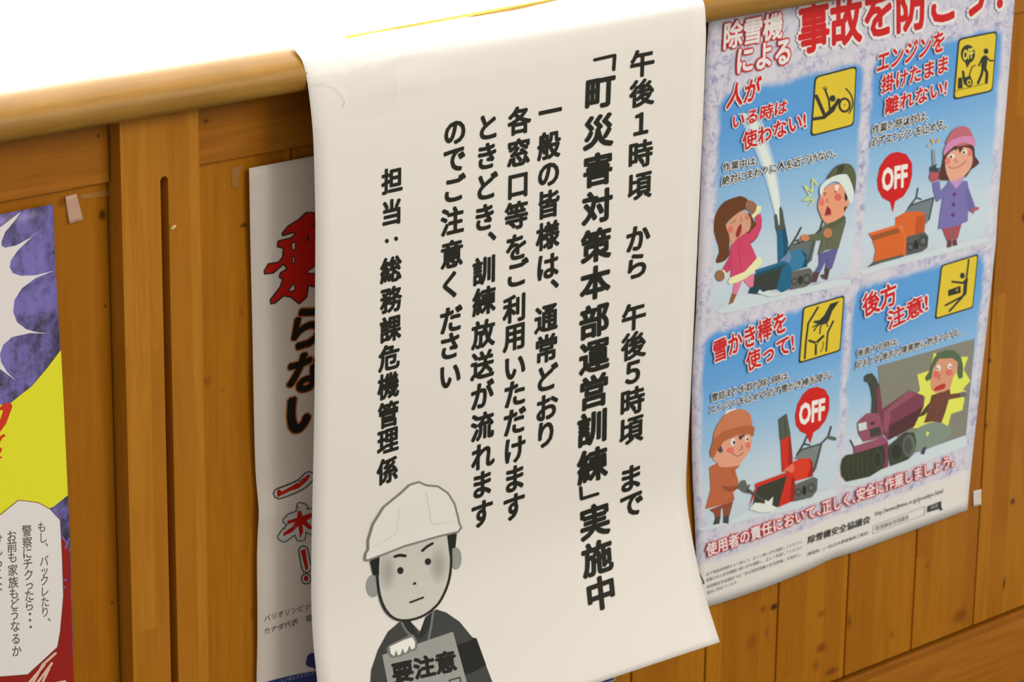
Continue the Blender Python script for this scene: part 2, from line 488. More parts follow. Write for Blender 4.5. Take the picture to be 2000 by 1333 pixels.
BLK = (28, 28, 18)
vpx, vpy = 7500, -1000
sl = lambda x, y: (vpy - y) / (vpx - x) - 0.02
C4 = (3.174, 830, 180); C5 = (2.962, 830, 600)
def P4(x, y): return (830 + x / 3.174, 180 + y / 3.174)
def P5(x, y): return (830 + x / 2.962, 600 + y / 2.962)
P7 = lambda x, y: (680 + x / 2.05, 300 + y / 2.05)
def it(chars, pts): return [(c, p[0], p[1]) for c, p in zip(chars, pts)]
pr = Print(g_notice)
c1 = it('午後1時頃', [(1255, 123), (1254, 181), (1252, 241), (1251, 301), (1249, 363)])
c1 += it('から', [(1246, 465), (1244, 519)]) + it('午後5時頃', [P5(1210, 55), P5(1208, 222), P5(1205, 375), P5(1200, 545), P5(1193, 712)]) + it('まで', [P5(1190, 990), P5(1195, 1140)])
c1 = [({'1': '１', '5': '５'}.get(c, c), x, y) for c, x, y in c1]
pr = Print(g_notice); pr.cells(c1, 49, 55, BLK, 0.034, sl, lean=-0.028)
pr.build('text_column', notice)
c2 = it('町災害対策本部運営訓練', [(1172, 179), (1169, 257), (1168, 331), (1167, 404), (1164.6, 479), (1163, 552), (1161, 627), (1161, 696), (1160, 765), (1157.5, 836), (1157.5, 909)])
c2 += it('実施中', [(1162, 1018), (1167, 1090), (1174, 1159)])
pr = Print(g_notice); pr.cells(c2, 60, 67, BLK, 0.037, sl)
pr.stroke([(1162, 117), (1201, 108), (1199, 136)], 6.5, BLK)
pr.stroke([(1134.5, 953), (1136, 975), (1168, 965)], 6.5, BLK)
pr.build('text_column', notice)
c3 = it('一般の皆様は、', [P4(778, 120), P4(770, 330), P4(768, 505), P4(765, 695), P4(762, 890), P4(760, 1080), P4(806, 1188)])
c3 += it('通常どおり', [P5(702, 65), P5(703, 240), P5(703, 410), P5(705, 580), P5(700, 735)])
pr = Print(g_notice); pr.cells(c3, 46, 56, BLK, 0.034, sl, lean=-0.02)
pr.build('text_column', notice)
c4 = it('各窓口等をご', [P4(587, 175), P4(582, 375), P4(577, 575), P4(568, 765), P4(568, 960), P4(570, 1125)])
c4 += it('利用いただけます', [P5(520, 8), P5(520, 170), P5(520, 345), P5(520, 500), P5(520, 660), P5(520, 825), P5(518, 992), P5(515, 1155)])
pr = Print(g_notice); pr.cells(c4, 46, 56, BLK, 0.034, sl, lean=-0.015)
pr.build('text_column', notice)
c5 = it('ときどき、訓練', [P4(390, 215), P4(385, 395), P4(380, 585), P4(370, 775), P4(418, 893), P4(368, 1105), P4(368, 1295)])
c5 += it('放送が流れます', [P5(338, 155), P5(333, 335), P5(332, 510), P5(333, 690), P5(335, 862), P5(330, 1025), P5(330, 1195)])
pr = Print(g_notice); pr.cells(c5, 46, 56, BLK, 0.034, sl, lean=-0.013)
pr.build('text_column', notice)
c6 = it('のでご注意く', [P4(187, 245), P4(183, 415), P4(180, 600), P4(170, 800), P4(168, 1005), P4(160, 1195)])
c6 += it('ださい', [P5(152, 70), P5(145, 225), P5(145, 395)])
pr = Print(g_notice); pr.cells(c6, 46, 56, BLK, 0.034, sl, lean=-0.01)
pr.build('text_column', notice)
c7 = it('担当', [P7(177, 108), P7(175, 235)]) + it('総務課危機管理係', [P7(172, 465), P7(172, 585), P7(170, 702), P7(165, 817), P7(162, 930), P7(162, 1045), P7(160, 1150), P7(158, 1270)])
pr = Print(g_notice); pr.cells(c7, 42, 52, BLK, 0.034, sl, lean=-0.01)
pr.ell(756, 471, 3.6, 4.4, BLK, 12).ell(774, 466.5, 3.6, 4.4, BLK, 12)
pr.build('text_column', notice)
# the drawing of a helmeted clerk
C9 = (3.0775, 680, 900)
d = Print(g_notice, frame=C9)
GR_, DKG, OUT = (150, 147, 137), (60, 60, 55), (36, 36, 30)
d.ell(150, 755, 41, 68, GR_).ell(650, 590, 32, 66, GR_)
d.poly([(310, 970), (240, 1030), (180, 1140), (140, 1260), (130, 1400), (135, 1430), (895, 1430), (870, 1340), (830, 1235), (760, 1080), (670, 970), (590, 915), (530, 895), (455, 950), (430, 1030), (380, 975)], DKG)
d.poly([(455, 950), (520, 900), (490, 1000), (440, 1075), (400, 1060), (340, 1000), (320, 968), (375, 965), (425, 1055)], (40, 40, 36))
d.poly([(650, 1110), (735, 1085), (750, 1065), (772, 1070), (830, 1230), (740, 1280), (690, 1290)], (26, 26, 22))
d.poly([(378, 972), (462, 944), (432, 1028)], (222, 212, 197))
d.stroke([(322, 975), (345, 1020), (375, 1055)], 13, (110, 109, 102)).stroke([(512, 910), (498, 1000), (482, 1085)], 14, (110, 109, 102))
d.poly([(205, 1170), (240, 1158), (410, 1105), (630, 1030), (715, 1340), (738, 1430), (262, 1430), (235, 1330)], (152, 148, 137))
d.poly([(240, 1115), (330, 1070), (385, 1045), (412, 1085), (412, 1135), (370, 1155), (270, 1190), (238, 1160)], (118, 116, 108), 3)
d.poly([(250, 1120), (330, 1082), (385, 1063), (403, 1092), (400, 1128), (380, 1138), (368, 1112), (355, 1148), (340, 1160), (328, 1130), (315, 1165), (300, 1172), (288, 1142), (275, 1178), (255, 1160)], (232, 226, 214))
d.htext('要注意', (278, 1345), (652, 1262), (262, 1222), (26, 26, 22), bold=0.045)
d.stroke([(612, 1345), (610, 1322), (672, 1305), (680, 1345)], 9, (60, 60, 55))
d.poly([(185, 575), (300, 520), (450, 470), (600, 430), (612, 520), (618, 640), (600, 740), (560, 840), (480, 920), (380, 955), (290, 950), (230, 890), (195, 800), (178, 690)], (202, 194, 178), 2)
for k in range(6):
    g_ = 196 - k * 6
    d.ell(235 + k * 1, 668, 58 - k * 9, 120 - k * 17, (g_, g_ - 8, g_ - 22), 24)
    d.ell(548 - k * 1, 630, 62 - k * 9, 120 - k * 17, (g_, g_ - 8, g_ - 22), 24)
d.poly([(132, 605), (190, 575), (186, 640), (186, 690), (152, 690)], (30, 30, 26))
d.poly([(595, 440), (655, 425), (645, 525), (627, 530), (625, 580), (612, 580)], (30, 30, 26))
d.stroke([(616, 450), (619, 560), (618, 650), (600, 745), (560, 835), (520, 885), (460, 930), (380, 958), (300, 958), (240, 920), (205, 860), (185, 780), (175, 680)], 14, OUT, 3)
hel = [(102, 598), (106, 560), (122, 535), (122, 480), (150, 385), (215, 280), (325, 190), (370, 147), (425, 130), (470, 150), (540, 156), (600, 197), (640, 262), (660, 340), (668, 380), (680, 405), (660, 430), (550, 455), (340, 515), (200, 570), (120, 600)]
d.poly(hel, (228, 218, 203)).stroke(hel, 12, (128, 125, 115), closed=True)
d.stroke([(310, 290), (295, 400), (275, 450), (150, 520)], 4, (206, 196, 182), 3).stroke([(470, 195), (490, 300), (512, 380), (630, 365)], 4, (206, 196, 182), 3)
d.stroke([(282, 578), (312, 569), (344, 574)], 17, OUT).stroke([(447, 543), (475, 518), (508, 499)], 15, OUT, 2)
d.ell(315, 662, 18, 21, OUT).ell(481, 608, 18, 20, OUT)
d.poly([(389, 748), (400, 728), (413, 745)], OUT).stroke([(375, 853), (410, 840), (452, 824)], 11, OUT)
d.build('printed_drawing', notice)
# adhesive tape holding the sheet at the left, and a yellow strip imitating shaded wood along its top
tpm = bpy.data.materials.new('clear_film'); tpm.use_nodes = True
tb = tpm.node_tree.nodes['Principled BSDF']; tb.inputs['Base Color'].default_value = (0.95, 0.95, 0.95, 1)
tb.inputs['Roughness'].default_value = 0.16; tb.inputs['Alpha'].default_value = 0.22; tb.inputs['Specular IOR Level'].default_value = 0.8
nr = len(topL)
def sheet_at(u, s):             # u across, s = row coordinate in rows (float)
    j = min(int(s), len(rows) - 2); f = s - j; i = min(int(u * NU), NU - 1); e = u * NU - i
    a = Vector(rows[j][i]).lerp(Vector(rows[j][i + 1]), e); b = Vector(rows[j + 1][i]).lerp(Vector(rows[j + 1][i + 1]), e)
    return a.lerp(b, f)
tv = []; tf = []
tn, tm = 22, 14
for a in range(tm + 1):
    for b in range(tn + 1):
        u = 0.004 + 0.20 * b / tn; s_ = 0.3 + 23.0 * a / tm
        p = sheet_at(u, s_)
        q = 0.0005 + 0.0011 * max(0.0, math.sin(b * 1.35 + a * 0.5) * math.sin(a * 0.75 + 0.4 * b)) * (1 if b > 8 else 0.25)
        tv.append((p.x, p.y - q * 0.8, p.z + q * 0.6))
for a in range(tm):
    for b in range(tn): tf.append((a * (tn + 1) + b, (a + 1) * (tn + 1) + b, (a + 1) * (tn + 1) + b + 1, a * (tn + 1) + b + 1))
tape = mesh('clear_tape', tv, tf, tpm, notice, smooth=True); tape['label'] = 'crinkled shiny clear tape'
hair = Print(g_notice, base=0.0024)  # white stroke painted as the glare along the tape's edge
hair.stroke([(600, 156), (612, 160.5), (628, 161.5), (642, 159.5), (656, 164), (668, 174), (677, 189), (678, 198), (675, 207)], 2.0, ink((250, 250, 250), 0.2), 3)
hair.build('tape_edge_glint', notice)
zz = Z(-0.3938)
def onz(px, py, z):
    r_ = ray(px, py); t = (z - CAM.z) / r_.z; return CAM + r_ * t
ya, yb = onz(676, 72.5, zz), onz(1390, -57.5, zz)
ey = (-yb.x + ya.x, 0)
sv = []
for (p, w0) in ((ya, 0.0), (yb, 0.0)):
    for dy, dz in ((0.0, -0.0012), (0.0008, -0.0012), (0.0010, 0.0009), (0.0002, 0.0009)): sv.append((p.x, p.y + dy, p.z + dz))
mesh('yellow_shade_line', sv, [(0, 1, 5, 4), (1, 2, 6, 5), (2, 3, 7, 6), (3, 0, 4, 7), (0, 3, 2, 1), (4, 5, 6, 7)], ink((250, 232, 110)), notice)  # strip added for the line of wood shaded behind the sheet
settle(notice)

# ================================================================== generic posters
def poster_mesh(name, left, right, bottom, g, mat, parent, nu=36, nv=60, smooth=True):
    """left/right: px tables (y -> x) with their y ranges; bottom: dy(s) sag"""
    vs = []; uvs = []
    for j in range(nv + 1):
        t = j / nv
        L = left(t); R = right(t)
        for i in range(nu + 1):
            s = i / nu
            px = L[0] + (R[0] - L[0]) * s; py = L[1] + (R[1] - L[1]) * s + bottom(s) * t ** 6
            vs.append(unp(px, py, g)); uvs.append((s, 1 - t))
    W_ = nu + 1
    fs = [(j * W_ + i, (j + 1) * W_ + i, (j + 1) * W_ + i + 1, j * W_ + i + 1) for j in range(nv) for i in range(nu)]
    o = mesh(name, vs, fs, mat, parent, smooth=smooth, uvs=uvs)
    m_ = o.modifiers.new('thick', 'SOLIDIFY'); m_.thickness = 0.0002; m_.offset = -1
    return o
def edge(tab):                      # tab = [(y, x), ...] -> f(t) giving (x, y)
    st = smooth_tab(tab, 5); y0, y1 = tab[0][0], tab[-1][0]
    return lambda t: (interp(st, y0 + (y1 - y0) * t), y0 + (y1 - y0) * t)

# ------------------------------------------------------------------ snow poster
def g_snow(x, z):
    z -= CAM.z
    b = 0.0060 / (1 + math.exp(-(z + 0.500) / 0.018)) + 0.0012 * math.exp(-((z + 0.66) / 0.02) ** 2)
    return -0.0028 - b - 0.0015 * math.sin((x - 1.7) * 14) ** 2
snowL = edge([(20, 1386), (146, 1377.5), (247, 1373), (420, 1367), (600, 1360), (750, 1352), (900, 1352), (1040, 1358), (1192, 1364)])
snowR = edge([(-112, 1990), (0, 1982), (200, 1966), (400, 1949.5), (468, 1945.5), (560, 1936), (700, 1921), (830, 1906), (954, 1893), (997, 1889.5)])
def st_of(px, py):                   # inverse of the poster's parameterisation
    s, t = 0.5, 0.5
    for _ in range(30):
        L, R = snowL(t), snowR(t)
        s = (px - L[0]) / (R[0] - L[0])
        y = L[1] + (R[1] - L[1]) * s
        t += (py - y) / 1150.0
        t = min(1, max(0, t))
    return s, 1 - t
n = N('snow_poster_print')
uv = n.sep(n.uv()); U, V = uv[0], uv[1]
wob = n.noise(n.uv(), 22, 3)
du = n.math('MULTIPLY', n.math('SUBTRACT', wob, 0.5), 0.025)
fr = n.noise(n.comb(n.math('MULTIPLY', U, 1.0), n.math('MULTIPLY', V, 1.4)), 46, 8, 0.8, 0.6)
fr2 = n.noise(n.comb(U, V), 9, 4, 0.6, 0.5)
fm = n.math('MULTIPLY', n.ramp(fr, 0.44, 0.66), n.ramp(fr2, 0.36, 0.60))
frost = n.mix(n.math('MULTIPLY', fm, 0.95), alb((212, 204, 206)), alb((134, 128, 174)))
col = frost
panels = [((1405, 190), (1684, 118), (1668, 545), (1388, 600)), ((1704, 110), (1958, 54), (1931, 470), (1682, 522)),
          ((1383, 650), (1658, 577), (1634, 960), (1366, 1030)), ((1676, 560), (1921, 494), (1892, 868), (1640, 948))]
for q in panels:
    c = [st_of(*p) for p in q]
    sa, sb = (c[0][0] + c[3][0]) / 2, (c[1][0] + c[2][0]) / 2
    va, vb = (c[3][1] + c[2][1]) / 2, (c[0][1] + c[1][1]) / 2
    Uw = n.math('ADD', U, du); Vw = n.math('ADD', V, n.math('MULTIPLY', du, 0.7))
    cxs, czs = (sa + sb) / 2, (va + vb) / 2
    qx = n.math('SUBTRACT', n.math('ABSOLUTE', n.math('SUBTRACT', Uw, cxs)), (sb - sa) / 2 - 0.035)
    qz = n.math('MULTIPLY', n.math('SUBTRACT', n.math('ABSOLUTE', n.math('SUBTRACT', Vw, czs)), (vb - va) / 2 - 0.025), 1.42)
    qx = n.math('MAXIMUM', qx, 0.0); qz = n.math('MAXIMUM', qz, 0.0)
    dd = n.math('SQRT', n.math('ADD', n.math('MULTIPLY', qx, qx), n.math('MULTIPLY', qz, qz)))
    mask = n.ramp(dd, 0.044, 0.022)
    h = n.ramp(V, vb, va)
    blue = n.mix(n.ramp(h, 0.0, 0.62), alb((88, 152, 204)), alb((146, 184, 214)))
    blue = n.mix(n.ramp(h, 0.5, 0.95), blue, alb((196, 206, 218)))
    col = n.mix(mask, col, blue)
vline = [st_of(1365, 1104)[1], st_of(1888, 922)[1]]
foot = n.ramp(n.math('ADD', V, n.math('MULTIPLY', du, 0.3)), sum(vline) / 2 + 0.006, sum(vline) / 2 - 0.004)
col = n.mix(foot, col, alb((224, 213, 200)))
n.set(n.b.inputs['Base Color'], col); n.b.inputs['Roughness'].default_value = 0.4; n.b.inputs['Specular IOR Level'].default_value = 0.3
snow = thing('safety_poster', 'blue snow-machine safety poster in four panels taped right of the white notice', 'poster', (1.91, -0.004, Z(-0.93)))
def sag(s): return 5.0 * math.sin(math.pi * min(1, s / 0.47)) * (1 if s < 0.47 else 0) - 3.0 * math.exp(-((s - 0.5) / 0.05) ** 2)
poster_mesh('paper_sheet', snowL, snowR, sag, g_snow, n.m, snow)

RED, DARK, YEL = (200, 28, 28), (50, 50, 42), (222, 190, 48)
WH = (228, 218, 210)
k1 = (3.077, 1350, 0); k2 = (3.921, 1370, 280); k3 = (3.703, 1660, 200); k4 = (4.444, 1340, 560)
k5 = (4.762, 1620, 480); k6 = (4.166, 1340, 740); k7 = (4.166, 1620, 660)
# illustrations -----------------------------------------------------
def illus(name, frame, fn):
    p = Print(g_snow, base=0.0003, step=1.8e-5, frame=frame); fn(p); return p.build(name, snow)
SN = (206, 213, 224)
def blower(p, top, mid, low, inside, pts):
    pass
def fig1(p):
    p.poly([(100, 1300), (230, 1190), (365, 1158), (520, 1160), (700, 1125), (850, 1092), (1000, 1052), (1140, 1040), (1145, 1085), (1000, 1110), (700, 1170), (420, 1250), (200, 1300)], SN)
    for k, cc in enumerate(((166, 194, 220), (196, 212, 229), (222, 228, 236))):
        w = 1 - 0.3 * k
        p.poly([(590, 628)] + [(x - dx * w, y) for x, y, dx in ((572, 540, 12), (545, 380, 28), (515, 220, 42), (470, 60, 60), (420, -90, 75), (360, -230, 85))]
               + [(x + dx * w, y) for x, y, dx in ((360, -230, 85), (420, -90, 75), (480, 60, 55), (540, 220, 40), (580, 400, 25), (602, 540, 10))] + [(605, 628)], cc)
    H = (104, 58, 28)
    p.poly([(360, 530), (400, 590), (442, 660), (432, 715), (380, 768), (345, 740)], H, 2)
    p.poly([(185, 625), (300, 520), (350, 535), (378, 590), (370, 660), (330, 700), (290, 730), (285, 775), (235, 790), (222, 740), (200, 700)], (212, 152, 118), 2)
    p.poly([(270, 412), (300, 405), (340, 420), (362, 450), (350, 500), (300, 520), (245, 560), (185, 625), (212, 700), (215, 800), (210, 860), (180, 900), (120, 918), (115, 885), (135, 840), (128, 780), (98, 680), (105, 560), (150, 475), (200, 435)], H, 2)
    p.ell(222, 660, 22, 28, (214, 118, 100)).ell(350, 568, 16, 22, (214, 118, 100))
    p.poly([(302, 615), (308, 650), (298, 695), (275, 722), (262, 705), (275, 655)], (150, 44, 44), 2)
    p.stroke([(225, 610), (245, 605), (262, 585)], 4, (90, 55, 40)).stroke([(300, 560), (312, 590), (290, 603)], 4, (150, 90, 70))
    C = (205, 66, 98)
    p.poly([(320, 1045), (395, 1000), (415, 1055), (430, 1105), (400, 1125), (350, 1085)], (222, 118, 140)).poly([(255, 1065), (315, 1050), (270, 1162), (238, 1158)], (222, 118, 140))
    p.poly([(238, 1152), (270, 1160), (242, 1222), (206, 1238), (215, 1215)], (150, 88, 55)).poly([(400, 1100), (420, 1062), (450, 1068), (440, 1108)], (196, 82, 60))
    p.poly([(355, 700), (420, 625), (408, 562), (455, 545), (462, 640), (430, 710), (372, 762)], C, 2)
    p.poly([(240, 800), (260, 900), (235, 960), (190, 1000), (160, 968), (212, 880), (225, 800)], (196, 60, 92))
    p.poly([(225, 790), (285, 720), (350, 680), (370, 760), (400, 820), (432, 900), (330, 990), (222, 1035), (238, 900)], C)
    p.stroke([(300, 740), (290, 850), (310, 990)], 4, (170, 45, 75), 2)
    p.poly([(218, 1030), (330, 985), (425, 880), (460, 888), (452, 935), (340, 1035), (215, 1082)], (228, 222, 165), 2)
    p.poly([(383, 560), (420, 480), (458, 480), (458, 515), (400, 575)], (228, 222, 165)).poly([(150, 975), (172, 968), (195, 1000), (180, 1030)], (228, 222, 165))
    p.poly([(345, 445), (385, 440), (425, 478), (402, 540), (365, 520), (335, 492)], (150, 103, 72), 2).ell(143, 1015, 36, 44, (150, 103, 72))
    T, T2 = (28, 98, 128), (52, 118, 150)
    p.poly([(660, 820), (720, 770), (880, 735), (845, 900), (812, 925), (790, 840), (700, 830)], (98, 104, 96))
    for q in ([(668, 810), (735, 705), (765, 645)], [(720, 750), (742, 738), (750, 770)], [(812, 920), (850, 790), (870, 705), (912, 660), (930, 595)], [(705, 775), (880, 720)]):
        p.stroke(q, 11, (62, 68, 66))
    p.poly([(570, 640), (640, 620), (662, 760), (662, 880), (590, 915), (585, 700)], T).poly([(618, 640), (640, 620), (665, 760), (662, 880), (630, 890)], (20, 76, 104))
    p.poly([(563, 545), (578, 545), (592, 628), (604, 628), (600, 500), (608, 480), (622, 515), (642, 640), (605, 672), (572, 655)], (80, 84, 76))
    p.poly([(600, 905), (665, 840), (690, 820), (780, 812), (806, 850), (812, 945), (690, 985), (640, 910)], T2)
    p.poly([(597, 905), (670, 832), (690, 865), (676, 915), (640, 905)], (112, 134, 158)).poly([(760, 815), (806, 850), (812, 945), (770, 955), (795, 880)], (22, 74, 98))
    p.poly([(412, 1000), (640, 925), (640, 1000), (590, 1115), (480, 1135), (400, 1100)], (52, 58, 50))
    p.poly([(415, 972), (640, 900), (690, 950), (690, 1060), (680, 1112), (620, 1142), (575, 1112), (625, 935), (430, 1000)], T).poly([(415, 1000), (640, 925), (640, 945), (418, 1022)], (32, 72, 84))
    p.poly([(362, 1148), (380, 1105), (420, 1090), (500, 1140), (470, 1160)], (24, 66, 74)).poly([(430, 1150), (445, 1120), (470, 1140), (520, 1125), (545, 1150), (600, 1140), (620, 1160), (520, 1175)], (210, 215, 215))
    p.poly([(690, 985), (830, 955), (852, 985), (845, 1070), (800, 1098), (683, 1122)], (98, 98, 90), 1)
    for x, y, r_ in ((712, 1058, 26), (806, 1040, 36)): p.ell(x, y, r_, r_ * 1.15, (72, 72, 66)).ell(x, y, r_ * .5, r_ * .6, (102, 102, 94))
    p.ell(757, 1048, 18, 34, (48, 50, 42))
    p.poly([(905, 845), (1050, 800), (1000, 960), (950, 975), (965, 880), (905, 1000), (862, 1000), (905, 930)], (96, 90, 140))
    p.poly([(866, 985), (905, 995), (880, 1065), (840, 1062), (845, 1045)], (88, 62, 62)).poly([(950, 955), (985, 960), (965, 1048), (925, 1030), (918, 1005), (950, 1005)], (84, 62, 56))
    J = (98, 100, 74)
    p.poly([(950, 622), (1020, 590), (1085, 550), (1108, 600), (1050, 805), (960, 815), (895, 852), (925, 740), (860, 748), (795, 740), (800, 705), (900, 690)], J)
    p.stroke([(1000, 735), (970, 742), (955, 800)], 4, (70, 72, 52), 2).poly([(1080, 540), (1110, 575), (1020, 650), (955, 640)], (86, 88, 64))
    p.ell(793, 725, 34, 26, (200, 128, 82)).ell(968, 688, 34, 36, (192, 122, 80))
    p.poly([(912, 400), (960, 330), (1080, 308), (1108, 380), (1136, 440), (1120, 480), (1080, 560), (960, 617), (912, 545), (893, 480)], (228, 152, 114), 2)
    p.ell(1045, 413, 27, 29, (214, 100, 88)).ell(922, 452, 18, 30, (222, 112, 98))
    p.poly([(965, 478), (990, 510), (994, 550), (943, 558), (952, 515)], (140, 36, 40)).poly([(950, 548), (990, 540), (994, 552), (943, 560)], (196, 80, 84))
    p.poly([(1022, 320), (1056, 322), (1028, 392)], (238, 240, 242)).ell(1028, 372, 6, 9, (70, 45, 40)).stroke([(935, 385), (955, 380), (940, 402)], 5, (90, 60, 50))
    p.stroke([(965, 425), (960, 450), (972, 452)], 5, (150, 90, 70)).poly([(1098, 375), (1122, 415), (1108, 445), (1098, 430)], (58, 48, 44)).poly([(1092, 490), (1120, 480), (1095, 525)], (58, 48, 44))
    p.poly([(962, 275), (1000, 215), (1040, 172), (1100, 155), (1150, 170), (1182, 235), (1182, 320), (1165, 400), (1110, 240), (1050, 240)], (92, 92, 62), 2)
    p.poly([(1040, 172), (1100, 155), (1092, 200), (1070, 235), (1035, 240)], (64, 62, 42))
    p.poly([(905, 365), (925, 310), (1000, 258), (1090, 235), (1130, 260), (1168, 370), (1158, 445), (1135, 462), (1110, 385), (1060, 305), (1000, 295), (940, 345), (920, 408)], (214, 222, 232), 2)
    p.stroke([(888, 318), (853, 270), (848, 372), (788, 325), (836, 405), (782, 437), (866, 432), (828, 478)], 8, (224, 214, 92))
illus('printed_scene', k2, fig1)['label'] = 'drawing of a girl in pink and a man behind a teal snow blower'
def fig2(p):
    p.poly([(60, 1230), (125, 1195), (400, 1120), (700, 1045), (1000, 970), (1010, 1005), (700, 1090), (300, 1190), (100, 1250)], SN)
    p.poly([(345, 358), (408, 375), (450, 440), (450, 530), (430, 610), (388, 680), (328, 716), (310, 798), (292, 722), (235, 690), (203, 630), (197, 560), (215, 470), (260, 400), (300, 368)], (205, 20, 25))
    p.htext('OFF', (234, 640), (412, 606), (236, 486), (240, 236, 228), bold=0.040)
    O, O2, O3 = (214, 98, 38), (186, 80, 30), (150, 82, 36)
    p.poly([(385, 812), (440, 742), (600, 690), (580, 830), (552, 885), (540, 800), (460, 790)], (112, 122, 120))
    for q in ([(420, 770), (480, 690), (492, 622)], [(480, 690), (515, 702)], [(440, 745), (606, 690), (572, 850)]): p.stroke(q, 11, (66, 78, 82))
    p.poly([(330, 835), (400, 795), (510, 788), (548, 812), (540, 935), (470, 965), (410, 975), (385, 900), (330, 890)], O).poly([(478, 830), (548, 812), (540, 935), (468, 965)], O2)
    p.poly([(405, 975), (540, 938), (568, 970), (562, 1050), (522, 1080), (395, 1112)], (86, 88, 80), 1)
    for x, y, r_ in ((436, 1048, 26), (530, 1003, 34)): p.ell(x, y, r_, r_ * 1.2, (64, 66, 60)).ell(x, y, r_ * .5, r_ * .6, (100, 102, 94))
    p.ell(478, 1030, 18, 34, (40, 42, 36))
    p.poly([(160, 985), (385, 925), (388, 1112), (168, 1165), (186, 1070)], O).poly([(140, 958), (345, 892), (388, 935), (170, 1000)], O3)
    p.poly([(135, 948), (345, 885), (388, 915), (408, 960), (405, 1110), (386, 1116), (386, 965), (345, 908), (150, 968)], (226, 104, 44))
    p.poly([(125, 1197), (170, 1155), (386, 1100), (386, 1118), (230, 1160)], (92, 92, 78))
    p.poly([(665, 905), (815, 855), (780, 985), (745, 990), (745, 925), (737, 925), (740, 1000), (705, 1005)], (166, 76, 82))
    p.poly([(710, 1000), (738, 998), (735, 1045), (703, 1053)], (112, 50, 62)).poly([(745, 995), (770, 988), (778, 1034), (745, 1040)], (112, 50, 62))
    p.poly([(600, 580), (650, 570), (655, 640), (690, 610), (720, 562), (850, 570), (862, 650), (852, 860), (760, 900), (640, 918), (655, 790), (672, 690), (628, 722), (605, 640)], (118, 108, 162))
    p.poly([(845, 580), (872, 660), (910, 765), (872, 797), (842, 735)], (108, 98, 152)).poly([(880, 770), (930, 755), (937, 772), (900, 790), (892, 812)], (180, 84, 92), 1)
    p.poly([(582, 505), (640, 492), (652, 560), (592, 578), (572, 545)], (178, 84, 92), 1).poly([(578, 468), (628, 445), (648, 480), (636, 508), (580, 502)], (58, 70, 76), 1).ell(632, 465, 8, 12, (150, 190, 210))
    p.poly([(594, 342), (614, 342), (624, 450), (598, 456)], (140, 148, 152))
    for q in ([(555, 298), (578, 322), (566, 328)], [(583, 262), (606, 265), (606, 300), (596, 300)], [(620, 290), (640, 262), (650, 276), (630, 294)]): p.poly(q, (226, 166, 58))
    p.poly([(680, 380), (700, 320), (880, 290), (905, 390), (937, 440), (875, 488), (840, 540), (760, 560), (690, 565), (640, 548), (668, 450)], (88, 50, 42), 2)
    p.poly([(702, 385), (770, 335), (860, 322), (886, 385), (880, 460), (830, 530), (765, 572), (720, 560), (690, 470)], (226, 162, 132), 2)
    p.poly([(712, 562), (760, 572), (832, 530), (800, 590), (766, 625)], (190, 142, 184))
    p.ell(706, 425, 20, 24, (224, 118, 108)).ell(868, 366, 18, 26, (224, 118, 108)).ell(738, 390, 20, 15, (236, 236, 232)).ell(830, 360, 17, 17, (236, 236, 232)).ell(732, 394, 8, 10, (40, 36, 34)).ell(826, 362, 8, 10, (40, 36, 34))
    p.poly([(758, 335), (800, 300), (862, 300), (872, 335), (825, 322), (795, 368), (782, 330), (764, 352)], (88, 50, 42))
    p.stroke([(716, 464), (740, 478), (795, 462), (840, 424)], 4, (110, 60, 50), 3).stroke([(765, 405), (762, 430), (782, 428)], 5, (190, 100, 90), 2)
    p.poly([(700, 320), (718, 240), (760, 190), (815, 172), (862, 190), (892, 250), (895, 300)], (188, 102, 108), 2)
    p.poly([(680, 385), (684, 335), (720, 285), (800, 250), (890, 248), (906, 322), (840, 290), (760, 312)], (206, 132, 166), 2)
    for x, y in ((758, 665), (752, 740), (748, 815)): p.ell(x, y, 11, 13, (112, 52, 92))
illus('printed_scene', k3, fig2)['label'] = 'drawing of a girl holding a key beside an orange snow plough'
